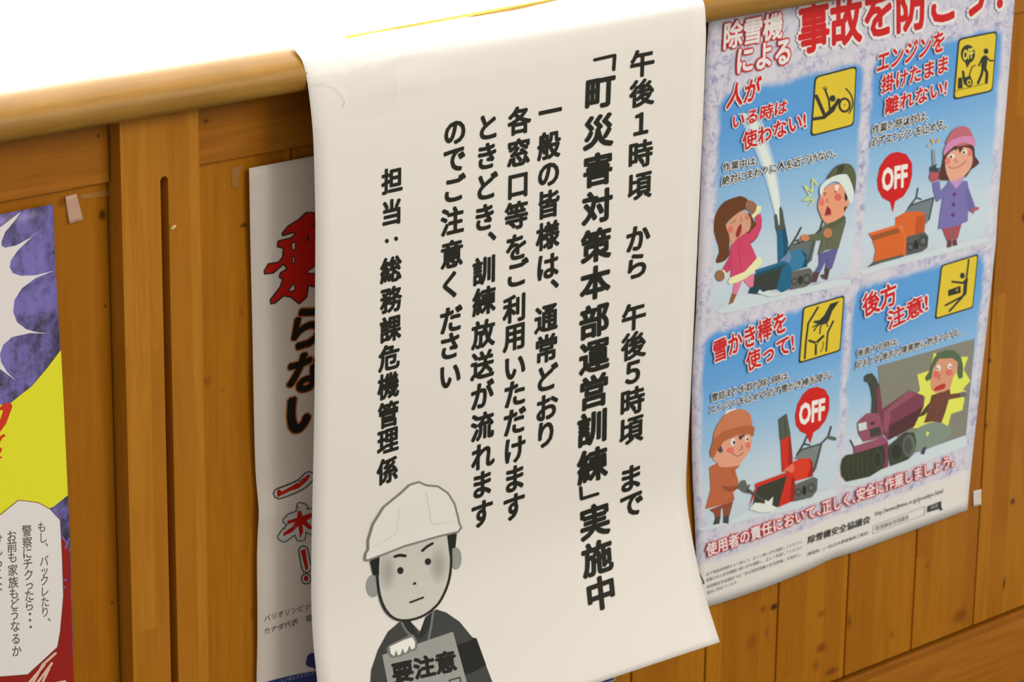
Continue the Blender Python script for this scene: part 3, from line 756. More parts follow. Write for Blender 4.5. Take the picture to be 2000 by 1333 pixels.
def fig3(p):
    p.poly([(90, 1225), (220, 1192), (350, 1170), (520, 1060), (760, 1048), (880, 1000), (1020, 975), (1060, 930), (1215, 890), (1225, 960), (900, 1060), (500, 1150), (150, 1240)], SN)
    p.poly([(1065, 66), (1130, 88), (1168, 155), (1165, 250), (1135, 340), (1085, 405), (1038, 437), (1012, 527), (978, 452), (930, 430), (895, 380), (887, 300), (905, 210), (950, 130), (1000, 82)], (205, 28, 22))
    p.htext('OFF', (922, 378), (1124, 328), (926, 214), (240, 236, 228), bold=0.040)
    p.poly([(312, 300), (325, 262), (400, 240), (430, 262), (330, 318)], (226, 222, 212))
    p.poly([(190, 1068), (330, 1015), (390, 975), (352, 1120), (305, 1125), (300, 1055), (285, 1060), (280, 1140), (240, 1150), (228, 1095)], (142, 74, 48))
    p.poly([(240, 1130), (280, 1125), (272, 1180), (222, 1190)], (72, 68, 62)).poly([(305, 1118), (350, 1112), (345, 1182), (303, 1174)], (72, 68, 62))
    p.poly([(190, 720), (250, 690), (430, 690), (438, 710), (400, 745), (425, 830), (430, 885), (385, 925), (395, 985), (340, 1015), (158, 1062), (200, 900)], (188, 100, 62))
    p.poly([(280, 870), (350, 880), (420, 870), (430, 890), (360, 925), (310, 905)], (156, 76, 44)).stroke([(340, 990), (390, 965)], 5, (150, 76, 46)).stroke([(378, 735), (390, 800)], 5, (150, 76, 46))
    p.poly([(412, 885), (450, 830), (482, 825), (498, 870), (525, 858), (508, 905), (512, 938), (465, 925)], (98, 98, 88), 1)
    p.poly([(225, 645), (290, 530), (380, 465), (520, 450), (537, 510), (520, 590), (440, 690), (432, 708), (330, 722), (268, 715), (262, 690), (225, 668)], (226, 156, 124), 2)
    p.ell(360, 585, 30, 25, (224, 112, 92)).ell(503, 542, 18, 28, (224, 112, 92)).ell(383, 517, 20, 29, (238, 236, 232)).ell(496, 492, 17, 25, (238, 236, 232)).ell(391, 520, 9, 16, (50, 40, 40)).ell(500, 494, 8, 13, (50, 40, 40))
    p.poly([(255, 580), (282, 535), (302, 590), (278, 608)], (96, 66, 76)).poly([(425, 468), (485, 452), (440, 502)], (74, 58, 60))
    p.stroke([(378, 608), (420, 632), (468, 600)], 5, (120, 66, 56), 3).stroke([(452, 540), (458, 570), (436, 582)], 5, (150, 86, 70), 2)
    p.poly([(222, 510), (235, 420), (300, 310), (380, 260), (450, 248), (510, 275), (530, 320), (532, 395), (400, 420), (290, 480)], (200, 120, 80), 2)
    p.poly([(195, 590), (225, 490), (300, 430), (420, 395), (530, 375), (560, 400), (548, 470), (525, 450), (420, 460), (310, 510), (255, 580), (225, 645), (200, 638)], (180, 98, 58), 1)
    p.poly([(880, 655), (950, 572), (1110, 530), (1062, 730), (1036, 772), (1030, 680), (980, 650)], (122, 126, 118))
    for q in ([(905, 622), (960, 530), (985, 470)], [(960, 530), (1010, 542)], [(930, 582), (1100, 530), (1160, 470), (1182, 390)], [(1035, 760), (1072, 640), (1100, 535)]): p.stroke(q, 12, (64, 70, 70))
    p.stroke([(1160, 476), (1212, 490)], 26, (90, 96, 84))
    R1, R2 = (206, 46, 26), (158, 34, 26)
    p.poly([(772, 500), (850, 462), (868, 640), (866, 700), (785, 765)], R1).poly([(835, 480), (850, 462), (868, 640), (866, 700), (830, 712), (835, 600)], R2)
    p.poly([(755, 330), (820, 284), (852, 460), (768, 502)], (84, 88, 72)).stroke([(795, 310), (808, 400), (812, 470)], 8, (62, 66, 54))
    p.poly([(790, 745), (870, 680), (935, 650), (1010, 648), (1032, 685), (1032, 795), (890, 835), (850, 770)], (218, 56, 30)).poly([(1000, 650), (1032, 685), (1032, 795), (985, 808), (1015, 720)], R2)
    p.poly([(793, 745), (870, 690), (885, 730), (868, 768)], (226, 112, 84))
    p.poly([(580, 880), (830, 785), (800, 950), (755, 1042), (640, 1050), (550, 1020)], (60, 58, 44))
    p.poly([(565, 855), (840, 755), (885, 815), (888, 900), (878, 992), (752, 1047), (820, 790), (585, 880), (545, 980), (514, 1052), (540, 960), (570, 890)], R1).poly([(860, 790), (885, 815), (888, 900), (878, 992), (845, 1006)], R2)
    p.poly([(888, 862), (1040, 800), (1072, 818), (1066, 910), (1022, 965), (878, 1000)], (98, 100, 90), 1)
    for x, y, r_ in ((912, 925, 28), (1018, 888, 34)): p.ell(x, y, r_, r_ * 1.2, (74, 78, 66)).ell(x, y, r_ * .45, r_ * .55, (108, 110, 98))
    p.ell(962, 910, 18, 38, (42, 44, 36))
    p.stroke([(505, 905), (560, 945), (640, 1000)], 20, (78, 80, 72))
    p.poly([(515, 1062), (560, 1010), (600, 1012), (640, 1020), (645, 985), (668, 1000), (710, 960), (700, 1030), (740, 1050), (700, 1085), (600, 1090)], (224, 224, 220))
illus('printed_scene', k6, fig3)['label'] = 'drawing of a child in orange clearing a red snow blower'
def fig4(p):
    p.poly([(70, 1190), (130, 1170), (400, 1080), (600, 1010), (740, 930), (1110, 800), (1120, 880), (700, 1040), (200, 1215)], SN)
    p.poly([(395, 232), (700, 145), (1000, 58), (1180, 8), (1180, 60), (1112, 792), (700, 935), (430, 700)], (134, 129, 112))
    for k in range(7): p.stroke([(420, 330 + 75 * k), (1120, 120 + 88 * k)], 4, (124, 118, 102))
    p.poly([(820, 265), (850, 120), (900, 160), (1130, 155), (1092, 260), (1147, 350), (1085, 420), (1110, 435), (1082, 590), (990, 620), (955, 762), (915, 735), (780, 735), (678, 737), (750, 600), (782, 480), (695, 470), (738, 430), (715, 300)], (224, 222, 88))
    p.poly([(690, 770), (770, 710), (860, 685), (930, 700), (992, 755), (950, 830), (800, 905), (690, 920)], (128, 142, 122), 2).poly([(785, 765), (815, 770), (795, 808)], (220, 220, 90))
    p.poly([(760, 895), (792, 885), (772, 952), (740, 945)], (74, 66, 86))
    p.poly([(770, 580), (835, 505), (835, 575), (770, 632), (720, 650)], (86, 62, 48))
    p.poly([(830, 470), (978, 415), (985, 455), (945, 600), (912, 692), (840, 682), (768, 695), (800, 600)], (112, 66, 48)).poly([(950, 465), (1070, 448), (1072, 485), (950, 508)], (112, 66, 48)).ell(1090, 462, 26, 24, (108, 104, 106))
    p.poly([(850, 260), (878, 170), (1040, 168), (1040, 260), (1000, 340), (975, 420), (862, 447), (820, 375)], (214, 148, 114), 2)
    p.ell(868, 300, 24, 28, (224, 104, 90)).ell(972, 284, 28, 26, (224, 104, 90)).ell(888, 245, 17, 25, (238, 236, 232)).ell(980, 232, 17, 23, (238, 236, 232)).ell(882, 252, 6, 8, (60, 50, 44)).ell(985, 238, 6, 8, (60, 50, 44))
    p.poly([(850, 432), (868, 400), (935, 372), (945, 392), (925, 420)], (188, 48, 44), 2).stroke([(900, 300), (888, 335), (905, 335)], 5, (150, 90, 70), 2)
    p.poly([(848, 172), (880, 130), (950, 100), (1020, 108), (1070, 155), (1088, 230), (1085, 325), (1055, 335), (1040, 290), (1048, 200), (1000, 165), (890, 172), (845, 250), (828, 335), (790, 355), (780, 325), (815, 270)], (84, 102, 72), 1)
    Mn, M2, M3 = (124, 62, 76), (150, 80, 96), (84, 48, 48)
    p.poly([(430, 585), (650, 430), (765, 470), (770, 545), (690, 722), (480, 835), (430, 760)], Mn).poly([(470, 580), (650, 432), (700, 462), (480, 612)], M2).poly([(490, 715), (770, 555), (690, 722), (480, 835)], M3)
    p.poly([(445, 590), (490, 600), (500, 640), (470, 770), (440, 760)], M2)
    p.poly([(382, 390), (410, 400), (428, 540), (436, 760), (385, 740)], Mn)
    p.poly([(284, 322), (300, 300), (345, 288), (378, 325), (410, 400), (385, 400), (380, 500), (378, 620), (342, 632), (350, 500), (335, 410), (315, 362), (290, 358)], (68, 72, 56), 1)
    p.poly([(228, 695), (262, 655), (310, 615), (400, 615), (440, 760), (440, 810), (280, 845), (240, 785)], M2).poly([(232, 702), (300, 684), (306, 745), (242, 762)], (206, 210, 202)).poly([(170, 830), (245, 812), (272, 862), (205, 885)], (206, 210, 214)).stroke([(172, 832), (202, 890)], 9, (70, 66, 70))
    p.poly([(325, 748), (412, 722), (424, 790), (335, 812)], (70, 66, 54)).poly([(332, 688), (370, 682), (370, 705), (334, 712)], (92, 44, 58))
    p.poly([(198, 885), (450, 808), (478, 850), (470, 880), (205, 950)], M2)
    p.poly([(140, 955), (200, 945), (330, 905), (440, 872), (462, 960), (440, 1060), (330, 1130), (140, 1172), (100, 1120), (95, 1050), (108, 985)], (58, 60, 42), 1)
    for k in range(5): p.stroke([(165 + k * 36, 955 - k * 9), (150 + k * 38, 1050), (172 + k * 36, 1160 - k * 8)], 5, (78, 80, 58), 2)
    p.ell(392, 990, 42, 88, (66, 70, 52)).ell(392, 990, 26, 60, (52, 54, 40))
    p.poly([(440, 865), (478, 852), (478, 1050), (430, 1070), (455, 980)], Mn)
    p.poly([(482, 880), (620, 770), (690, 775), (708, 850), (692, 935), (640, 992), (500, 1045), (482, 960)], (66, 68, 54), 1).ell(648, 880, 52, 92, (102, 106, 94)).ell(640, 880, 34, 68, (78, 82, 70)).ell(545, 930, 40, 60, (50, 52, 40))
illus('printed_scene', k7, fig4)['label'] = 'drawing of a startled man behind a maroon snow blower'
# yellow warning signs ----------------------------------------------
def rrect(c, r):
    """rounded quad from TL, TR, BR, BL corners"""
    out = []
    for i in range(4):
        p, a, b = Vector(c[i]), Vector(c[i - 1]), Vector(c[(i + 1) % 4])
        u = (a - p).normalized() * r; v = (b - p).normalized() * r
        for k in range(5):
            t = k / 4
            q = p + u * (1 - t) ** 2 + v * t ** 2
            out.append((q.x, q.y))
    return out
def sign(frame, c, fn, lab):
    p = Print(g_snow, base=0.0006, step=1.8e-5, frame=frame)
    o = rrect(c, 26); p.poly(o, DARK)
    cen = Vector((sum(q[0] for q in c) / 4, sum(q[1] for q in c) / 4))
    p.poly([tuple(cen + (Vector(q) - cen) * 0.945) for q in o], YEL)
    fn(p); ob = p.build('warning_sign', snow); ob['label'] = lab
def s1(p):
    p.stroke([(735, 716), (800, 706), (880, 615)], 20, DARK).stroke([(752, 578), (805, 700)], 22, DARK).stroke([(805, 700), (850, 665), (885, 600)], 20, DARK).ell(850, 592, 18, 20, DARK)
    p.stroke([(832, 655), (828, 600), (805, 540)], 12, DARK).stroke([(805, 545), (790, 525)], 5, DARK).stroke([(806, 545), (806, 520)], 5, DARK).stroke([(806, 545), (818, 528)], 5, DARK)
    p.ell(922, 632, 38, 46, DARK).ell(922, 632, 25, 32, YEL).ell(922, 632, 4, 5, DARK).stroke([(930, 532), (962, 572), (972, 630), (950, 680)], 8, DARK, 3)
def s2(p):
    p.ell(1663, 325, 43, 56, DARK).poly([(1645, 372), (1680, 370), (1658, 412)], DARK).htext('OFF', (1635, 362), (1695, 346), (1635, 305), (224, 200, 70), bold=0.05)
    p.ell(1772, 308, 15, 17, DARK).stroke([(1766, 348), (1758, 400)], 34, DARK).stroke([(1778, 348), (1798, 366), (1816, 364)], 10, DARK).stroke([(1752, 345), (1728, 395)], 10, DARK)
    p.stroke([(1762, 405), (1778, 440), (1774, 496)], 18, DARK).stroke([(1754, 405), (1745, 450), (1724, 500)], 15, DARK)
    p.poly([(1605, 468), (1628, 466), (1632, 530), (1603, 534)], DARK).stroke([(1634, 430), (1642, 490)], 14, DARK).poly([(1636, 468), (1680, 455), (1688, 505), (1640, 510)], DARK)
    p.ell(1670, 495, 22, 28, DARK).ell(1670, 495, 13, 18, YEL).ell(1670, 495, 7, 9, DARK).stroke([(1672, 455), (1688, 402), (1708, 392)], 6, DARK).stroke([(1590, 546), (1780, 500)], 3, DARK)
def s3(p):
    p.stroke([(1145, 180), (1060, 320), (1040, 480), (1030, 625)], 17, DARK).stroke([(1278, 300), (1230, 400), (1216, 560)], 16, DARK)
    p.poly([(1252, 150), (1332, 124), (1268, 215), (1238, 300), (1222, 318), (1190, 330), (1160, 326), (1120, 318), (1100, 312), (1110, 300), (1160, 290), (1198, 250)], DARK)
    for q in ([(1165, 312), (1130, 335), (1100, 352)], [(1172, 322), (1132, 350), (1110, 386)], [(1178, 330), (1165, 360), (1162, 410)], [(1218, 310), (1228, 345)]): p.stroke(q, 11, DARK, 2)
    p.stroke([(1130, 490), (1070, 470)], 20, DARK).stroke([(1130, 490), (1192, 430)], 20, DARK).stroke([(1128, 495), (1126, 588)], 18, DARK).ell(1130, 492, 15, 18, DARK).ell(1130, 492, 7, 9, YEL)
    p.stroke([(1192, 480), (1188, 530), (1166, 568)], 6, DARK, 2)
def s4(p):
    p.stroke([(1296, 130), (1270, 340), (1262, 450)], 16, DARK).stroke([(1268, 330), (1258, 445)], 34, DARK).ell(1237, 280, 23, 27, DARK)
    p.stroke([(1142, 336), (1240, 348), (1282, 316)], 20, DARK).poly([(1104, 414), (1220, 374), (1222, 440), (1104, 472)], DARK).stroke([(1186, 398), (1186, 428)], 4, YEL).stroke([(1174, 416), (1198, 410)], 4, YEL)
    p.stroke([(1255, 450), (1228, 478), (1080, 556)], 18, DARK).stroke([(1255, 455), (1228, 488), (1116, 610)], 18, DARK)
sign(k1, [(745, 460), (996, 395), (978, 755), (718, 822)], s1, 'yellow sign of a person falling at a wheel')
sign(k1, [(1608, 232), (1840, 185), (1812, 550), (1576, 602)], s2, 'yellow sign of a person walking off with OFF')
sign(k4, [(1018, 180), (1376, 74), (1340, 560), (978, 670)], s3, 'yellow sign of a hand above blades')
sign(k5, [(1043, 182), (1386, 76), (1336, 580), (983, 688)], s4, 'yellow sign of a person pinned against a wall')
# titles ------------------------------------------------------------
p = Print(g_snow, base=0.0011, step=2.0e-5, frame=k1)
p.htext('事故を防ごう！', (650, 325), (1868, 62), (648, 40), RED, bold=0.034, halo=[(0.095, WH), (0.05, WH)])
p.htext('除雪機', (196, 298), (545, 226), (204, 140), WH, bold=0.026, halo=[(0.075, (200, 40, 40)), (0.04, (200, 40, 40))])
p.htext('による', (278, 442), (592, 375), (284, 296), WH, bold=0.03, halo=[(0.085, (200, 40, 40)), (0.04, (200, 40, 40))])
hl = [(0.09, WH), (0.05, WH)]
p.htext('人が', (210, 655), (405, 600), (230, 510), RED, bold=0.030, halo=hl)
p.htext('いる時は', (248, 778), (572, 680), (255, 690), RED, bold=0.030, halo=hl)
p.htext('使わない!', (312, 905), (690, 772), (306, 800), RED, bold=0.030, halo=hl)
p.htext('エンジンを', (1115, 440), (1515, 302), (1125, 318), RED, bold=0.030, halo=hl)
p.htext('掛けたまま', (1142, 565), (1540, 432), (1146, 460), RED, bold=0.030, halo=hl)
p.htext('離れない!', (1165, 692), (1532, 572), (1170, 592), RED, bold=0.030, halo=hl)
p.use(k4)
p.htext('雪かき棒を', (246, 665), (868, 388), (236, 480), RED, bold=0.030, halo=hl)
p.htext('使って!', (530, 742), (940, 560), (516, 580), RED, bold=0.030, halo=hl)
p.use(k5)
p.htext('後方', (318, 668), (628, 540), (305, 462), RED, bold=0.030, halo=hl)
p.htext('注意!', (548, 786), (915, 605), (540, 615), RED, bold=0.030, halo=hl)
p.use((1, 0, 0))
for s_, bl, br, tl in (('使用者の責任において、', (1381, 1089), (1603, 1007.5), (1379, 1064)), ('正しく、', (1607, 1006), (1671, 983), (1606, 981)), ('安全に作業しましょう。', (1674, 981), (1865, 911.5), (1673, 956))):
    p.htext(s_, bl, br, tl, WH, bold=0.02, halo=[(0.09, (206, 60, 60)), (0.05, (206, 60, 60))])
p.build('title_text', snow)
p = Print(g_snow, base=0.0011, step=2.0e-5)
TXT = (38, 36, 28); ht = [(0.11, (222, 218, 212)), (0.06, (222, 218, 212))]
for s_, bl, br, tl in (('作業中は、', (1412, 336), (1481, 321.5), (1412, 319.5)),
                       ('絶対にまわりに人を近づけない。', (1410, 363), (1632, 307), (1411, 345)),
                       ('作業の時以外は、', (1703, 263.5), (1812, 235), (1704.6, 245)),
                       ('必ずエンジンを止める。', (1701, 287.5), (1849, 251), (1702, 269)),
                       ('雪詰まりを取り除く時は、', (1390, 785.5), (1543, 741), (1390.5, 769.5)),
                       ('エンジンを止めて必ず雪かき棒を使う。', (1387.5, 808.5), (1626.5, 739), (1388, 793)),
                       ('後進する時は、', (1674, 698), (1755, 673.5), (1675, 683.7)),
                       ('足もとや後方の障害物に気をつける。', (1672, 721), (1876.5, 655), (1673, 706))):
    p.htext(s_, bl, br, tl, TXT, bold=0.022, halo=ht, res=1)
p.build('caption_text', snow)
p = Print(g_snow, base=0.0004, step=2.0e-5)
G1 = (120, 114, 104)
p.htext('必ず取扱説明書をよく読んで、正しい使い方を理解してください', (1380, 1126), (1567, 1062), (1380, 1119.5), G1, res=1)
p.htext('搭載された安全機構の使い方を理解し、正しく利用してください', (1380, 1138), (1566.5, 1073), (1380, 1131), G1, res=1)
p.htext('除雪機安全協議会では「歩行型除雪機の安全規格」を制定し、', (1381, 1151), (1566, 1086), (1381, 1144), G1, res=1)
p.htext('責任に努めています。', (1381, 1162.5), (1442, 1140), (1381, 1156), G1, res=1)
p.stroke([(1360, 1126), (1365, 1118), (1375.5, 1139.5), (1364, 1143.5)], 2.2, (70, 72, 62)).stroke([(1366, 1126), (1368, 1133)], 1.6, (70, 72, 62))
p.htext('除雪機安全協議会', (1578, 1063.5), (1699, 1022), (1579.6, 1048), (58, 58, 50), bold=0.018, res=1)
p.htext('（事務局：(一社)日本農業機械工業会）', (1576, 1088.5), (1697, 1045), (1576, 1080.5), (84, 82, 74), res=1)
p.htext('http://www.jfmma.or.jp/jyoankyo.html', (1709.5, 1011.5), (1842, 966), (1709.5, 1000), (74, 72, 64), res=1)
p.stroke([(1707, 1027), (1807, 989.4), (1806, 1006), (1705.4, 1043.5)], 1.0, (160, 154, 146), closed=True)
p.htext('除雪機安全協議会', (1711, 1038), (1775.5, 1014.5), (1711, 1028.5), (110, 106, 98), res=1)
p.poly([(1812, 989.5), (1838.6, 979.2), (1838.6, 993.2), (1811.2, 1001.6)], (62, 60, 54))
p.htext('検索', (1817, 997), (1832, 991.5), (1817.5, 989), (170, 165, 155), res=1)
p.poly([(1834, 985), (1842.5, 997.5), (1838.8, 995.8), (1836.8, 999)], (40, 40, 36))
p.build('small_print', snow)
settle(snow)

# ------------------------------------------------------------------ red-lettered poster behind the notice
def g_red(x, z):
    z -= CAM.z
    return -0.0035 - 0.0022 * math.exp(-((z + 0.733) / 0.012) ** 2) - 0.001 * math.sin(z * 22) ** 2
zr0, zr1 = Z(-0.4792), Z(-0.965)
XRr = unp(1201, 1328, g_red).x
redpt = thing('slogan_poster', 'white poster with red and black brush lettering, mostly behind the white notice', 'poster', (1.4, -0.004, zr1))
redE = smooth_tab([(325, 486.5), (480, 489.4), (640, 493), (748, 495), (900, 498.5), (960, 502.5), (1004, 505.7), (1050, 503), (1095, 502), (1225, 503), (1333, 501), (1560, 497)], 4)
vs = []; nv = 70; nu = 14
for j in range(nv + 1):
    z = zr0 + (zr1 - zr0) * j / nv
    py = proj((1.27, 0, z))[1]
    px = interp(redE, py)
    q = unp(px, py, g_red)
    for i in range(nu + 1):
        x = q.x + (XRr - q.x) * i / nu
        vs.append((x, g_red(x, z), z))
W_ = nu + 1
o = mesh('paper_sheet', vs, [(j * W_ + i, (j + 1) * W_ + i, (j + 1) * W_ + i + 1, j * W_ + i + 1) for j in range(nv) for i in range(nu)], ink((226, 210, 192), 0.5), redpt, smooth=True)
m_ = o.modifiers.new('thick', 'SOLIDIFY'); m_.thickness = 0.0002; m_.offset = -1
kD = (2.564, 450, 280); kE = (2.5, 450, 800)
RD, RO = (196, 26, 18), (58, 44, 30)
p = Print(g_red, frame=kD)
nori = [(380, 347), (425, 350), (520, 330), (560, 350), (470, 420), (480, 460), (600, 440), (610, 480), (500, 510), (520, 560), (640, 540), (640, 580), (520, 620), (560, 680), (660, 740), (600, 750), (490, 700), (425, 722), (390, 712), (382, 770), (345, 805), (300, 770), (265, 765), (225, 800), (203, 805), (200, 785), (250, 720), (262, 682), (245, 670), (250, 650), (285, 630), (266, 606), (215, 650), (172, 655), (170, 640), (190, 605), (240, 597), (262, 572), (266, 526), (235, 518), (240, 490), (300, 476), (322, 460), (318, 446), (262, 463), (260, 450), (290, 415), (340, 385)]
p.poly(nori, RD).stroke(nori, 7, RO, closed=True)
for q in ([(306, 505), (325, 493), (324, 530), (311, 537)], [(312, 570), (322, 568), (321, 600), (312, 602)], [(288, 742), (320, 700), (322, 738)], [(388, 640), (425, 615), (440, 640), (432, 652), (388, 652)]):
    p.poly(q, (216, 204, 190)).stroke(q, 5, RO, closed=True)
p.stroke([(388, 462), (384, 488), (392, 470)], 9, RO).stroke([(400, 420), (425, 404)], 6, RO)
OR = (186, 104, 40)
p.build('red_character', redpt)
for ch, bl, br, tl in (('ら', (308, 1035), (445, 1000), (322, 845)), ('な', (285, 1262), (470, 1215), (300, 1075))):
    p = Print(g_red, frame=kD); p.htext(ch, bl, br, tl, (34, 26, 18), bold=0.035, halo=[(0.062, OR)], res=3); p.build('black_character', redpt)
p = Print(g_red, frame=kE)
p.htext('い', (275, 122), (470, 70), (290, -45), (34, 26, 18), bold=0.04, halo=[(0.065, OR)], res=3)
p.build('black_character', redpt); p = Print(g_red, frame=kE)
ich = [(236, 412), (290, 392), (345, 366), (384, 330)]
p.stroke(ich, 58, (70, 74, 62), 3).stroke(ich, 46, (206, 202, 190), 3).poly([(228, 396), (240, 392), (252, 402), (320, 362), (350, 340), (384, 316), (390, 324), (375, 350), (335, 385), (290, 400), (240, 424), (228, 432)], RD)
p.build('outlined_character', redpt); p = Print(g_red, frame=kE)
hon = [(340, 470), (332, 510), (290, 525), (270, 545), (300, 560), (262, 600), (245, 625), (262, 635), (310, 600), (322, 580), (335, 630), (352, 628), (356, 578), (400, 600), (450, 600), (440, 585), (390, 550), (440, 520), (430, 490), (370, 505), (362, 478)]
p.stroke(hon, 34, (70, 74, 62), closed=True).stroke(hon, 24, (206, 202, 190), closed=True).poly(hon, (206, 202, 190)).poly([(330, 500), (345, 495), (352, 520), (400, 505), (415, 520), (370, 545), (400, 575), (440, 592), (380, 585), (352, 560), (355, 600), (340, 630), (332, 570), (300, 600), (255, 622), (262, 602), (300, 575), (318, 550), (280, 562), (278, 545), (325, 530)], RD, 1)
p.build('outlined_character', redpt); p = Print(g_red, frame=kE)
p.stroke([(356, 690), (372, 775)], 52, (70, 74, 62)).ell(370, 828, 26, 28, (70, 74, 62)).stroke([(356, 690), (372, 775)], 40, (206, 202, 190)).ell(370, 828, 20, 22, (206, 202, 190))
p.poly([(342, 690), (366, 682), (380, 780), (368, 788)], RD).ell(370, 826, 11, 15, RD)
p.build('exclamation_mark', redpt); p = Print(g_red, frame=kE)
p.htext('パリオリンピック', (165, 1042), (420, 966), (168, 1008), (84, 76, 66), res=1)
p.htext('カナダ代表　塩尻', (165, 1104), (432, 1022), (167, 1070), (84, 76, 66), res=1)
p.build('small_text', redpt); p = Print(g_red, frame=kE)
p.ell(403, 1226, 32, 36, (56, 58, 118)).ell(390, 1240, 22, 20, (56, 58, 118)).ell(425, 1230, 30, 45, (56, 58, 118))
p.build('blue_mark', redpt)
p = Print(g_red, frame=kE)
foot_pts = [(160, 1336), (250, 1312), (330, 1294), (420, 1278)]
xl_, zb_f = unp(500, 1450, g_red).x + 0.001, zr1 + 0.001
px_ = [(450 + a / 2.5, 800 + b / 2.5) for a, b in foot_pts] + [(800, 1282), (1000, 1262), proj((XRr - 0.001, g_red(XRr, Z(-0.86)), Z(-0.86)))]
px_ += [proj((XRr - 0.001, g_red(XRr, zb_f), zb_f)), proj((xl_, g_red(xl_, zb_f), zb_f))]
p.use((1, 0, 0)).poly(px_, (52, 62, 116)); p.use(kE)
p.htext('シンボルマスコット', (246, 1337), (408, 1297), (247, 1318), (196, 196, 204), res=1)
p.build('footer_band', redpt)
settle(redpt)

# ------------------------------------------------------------------ comic poster at the left edge of the picture
def g_com(x, z): return -0.0042 - 0.0006 * math.sin(z * 16) ** 2
com = thing('comic_poster', 'purple and yellow comic-style poster with a white speech bubble left of the post', 'poster', (1.02, -0.005, Z(-0.86)))
n = N('comic_print_ground')
ps = n.pos()
f1 = n.noise(ps, 60, 5, 0.7, 0.6); f2 = n.noise(ps, 17, 3, 0.6, 0.3)
sep = n.sep(ps)
st = n.noise(n.comb(n.math('MULTIPLY', sep[0], 5.0), n.math('MULTIPLY', sep[2], 1.0)), 28, 3)
m0 = n.ramp(n.math('ADD', n.math('MULTIPLY', f1, 0.45), n.math('ADD', n.math('MULTIPLY', f2, 0.35), n.math('MULTIPLY', st, 0.2))), 0.44, 0.60)
n.set(n.b.inputs['Base Color'], n.mix(m0, alb((118, 104, 168)), alb((52, 46, 64)))); n.b.inputs['Roughness'].default_value = 0.45
comR = smooth_tab([(395, 104), (520, 108.5), (700, 119), (850, 127), (970, 133), (1085, 138), (1333, 144), (1500, 147)], 4)
vs = []; nv, nu = 40, 10
zc0, zc1 = Z(-0.4784), Z(-0.86)
XLc = 0.95
for j in range(nv + 1):
    z = zc0 + (zc1 - zc0) * j / nv
    py = proj((1.1, 0, z))[1]
    q = unp(interp(comR, py), py, g_com)
    for i in range(nu + 1):
        x = XLc + (q.x - XLc) * i / nu
        vs.append((x, g_com(x, z), z))
W_ = nu + 1
o = mesh('paper_sheet', vs, [(j * W_ + i, (j + 1) * W_ + i, (j + 1) * W_ + i + 1, j * W_ + i + 1) for j in range(nv) for i in range(nu)], n.m, com, smooth=True)
m_ = o.modifiers.new('thick', 'SOLIDIFY'); m_.thickness = 0.0002; m_.offset = -1
LA = (proj((XLc + 0.004, -0.004, Z(-0.65)))[0] + 3) * 2.564; LB = LA / 2.564 * 2.76; BB = (proj((1.05, -0.004, zc1 + 0.004))[1] - 860) * 2.76
kA = (2.564, 0, 380); kB = (2.76, 0, 850)
p = Print(g_com, frame=kA)
burst = [(LA, 300), (-60, 205), (0, 165), (60, 120), (103, 88), (75, 130), (25, 190), (8, 235), (8, 258), (25, 267), (80, 256), (150, 218), (195, 180), (150, 222), (90, 280), (55, 330), (48, 365), (65, 395), (105, 408), (180, 405), (270, 382), (180, 418), (110, 470), (72, 530), (66, 590), (85, 640), (130, 675), (180, 690), (240, 697), (150, 695), (60, 715), (15, 755), (0, 800), (5, 840), (35, 890), (82, 935), (20, 890), (-60, 830), (LA, 800)]
p.poly(burst, (224, 212, 202))
p.use((1, 0, 0)).poly([(LA / 2.564, 800), (-10, 792), (18, 790), (40, 772), (62, 755), (90, 722), (119, 684), (124, 780), (132.5, 968), (105, 990), (60, 1010), (LA / 2.564, 1060)], (222, 214, 38)).use(kA)
ROJ = (204, 52, 26)
p.poly([(-20, 1090), (20, 1045), (58, 1048), (62, 1065), (30, 1150), (0, 1192), (-20, 1200)], ROJ, 1).poly([(-20, 1105), (5, 1080), (15, 1085), (0, 1130), (-20, 1150)], (222, 214, 38))
p.stroke([(-10, 1245), (8, 1215), (20, 1208)], 14, ROJ).stroke([(-10, 1285), (0, 1290), (4, 1275)], 12, ROJ).stroke([(-12, 1320), (4, 1318)], 10, ROJ)
p.use(kB).poly([(LB, 1180), (330, 535), (350, 560), (378, 645), (384, 900), (398, 1340), (402, BB), (LB, BB + 140)], (146, 26, 16))
for q in ([(330, 545), (368, 590)], [(372, 560), (352, 612)], [(340, 780), (358, 785)], [(345, 820), (352, 822)]): p.stroke(q, 9, (112, 96, 156))
for q in ([(300, 1178), (230, 1240), (180, 1333)], [(280, 1232), (205, 1333)], [(265, 1260), (225, 1345)], [(240, 1240), (150, 1345)], [(350, 1330), (250, 1350)]): p.stroke(q, 13, (214, 176, 152))
bub = [(LB + 60, 500), (0, 432), (100, 352), (205, 365), (270, 400), (325, 460), (335, 650), (342, 870), (325, 1060), (310, 1145), (150, 1293), (0, 1305), (LB + 60, 1330)]
p.poly(bub, (224, 213, 202)).stroke(bub, 4, (110, 60, 50))
sl2 = lambda x, y: -0.12
TG = (88, 88, 74)
p.cells([('も', 225, 497), ('し', 232, 555), ('、', 252, 592), ('バ', 238, 680), ('ッ', 240, 732), ('ク', 240, 785), ('レ', 240, 845), ('た', 243, 900), ('り', 243, 955), ('、', 265, 997)], 50, 62, TG, 0.010, sl2, lean=0.015, res=2)
p.cells([('警', 145, 517), ('察', 147, 580), ('に', 147, 638), ('チ', 150, 695), ('ク', 155, 755), ('っ', 158, 808), ('た', 158, 865), ('ら', 158, 920), ('・', 162, 966), ('・', 162, 1000), ('・', 166, 1036)], 56, 66, TG, 0.010, sl2, lean=0.02, res=2)
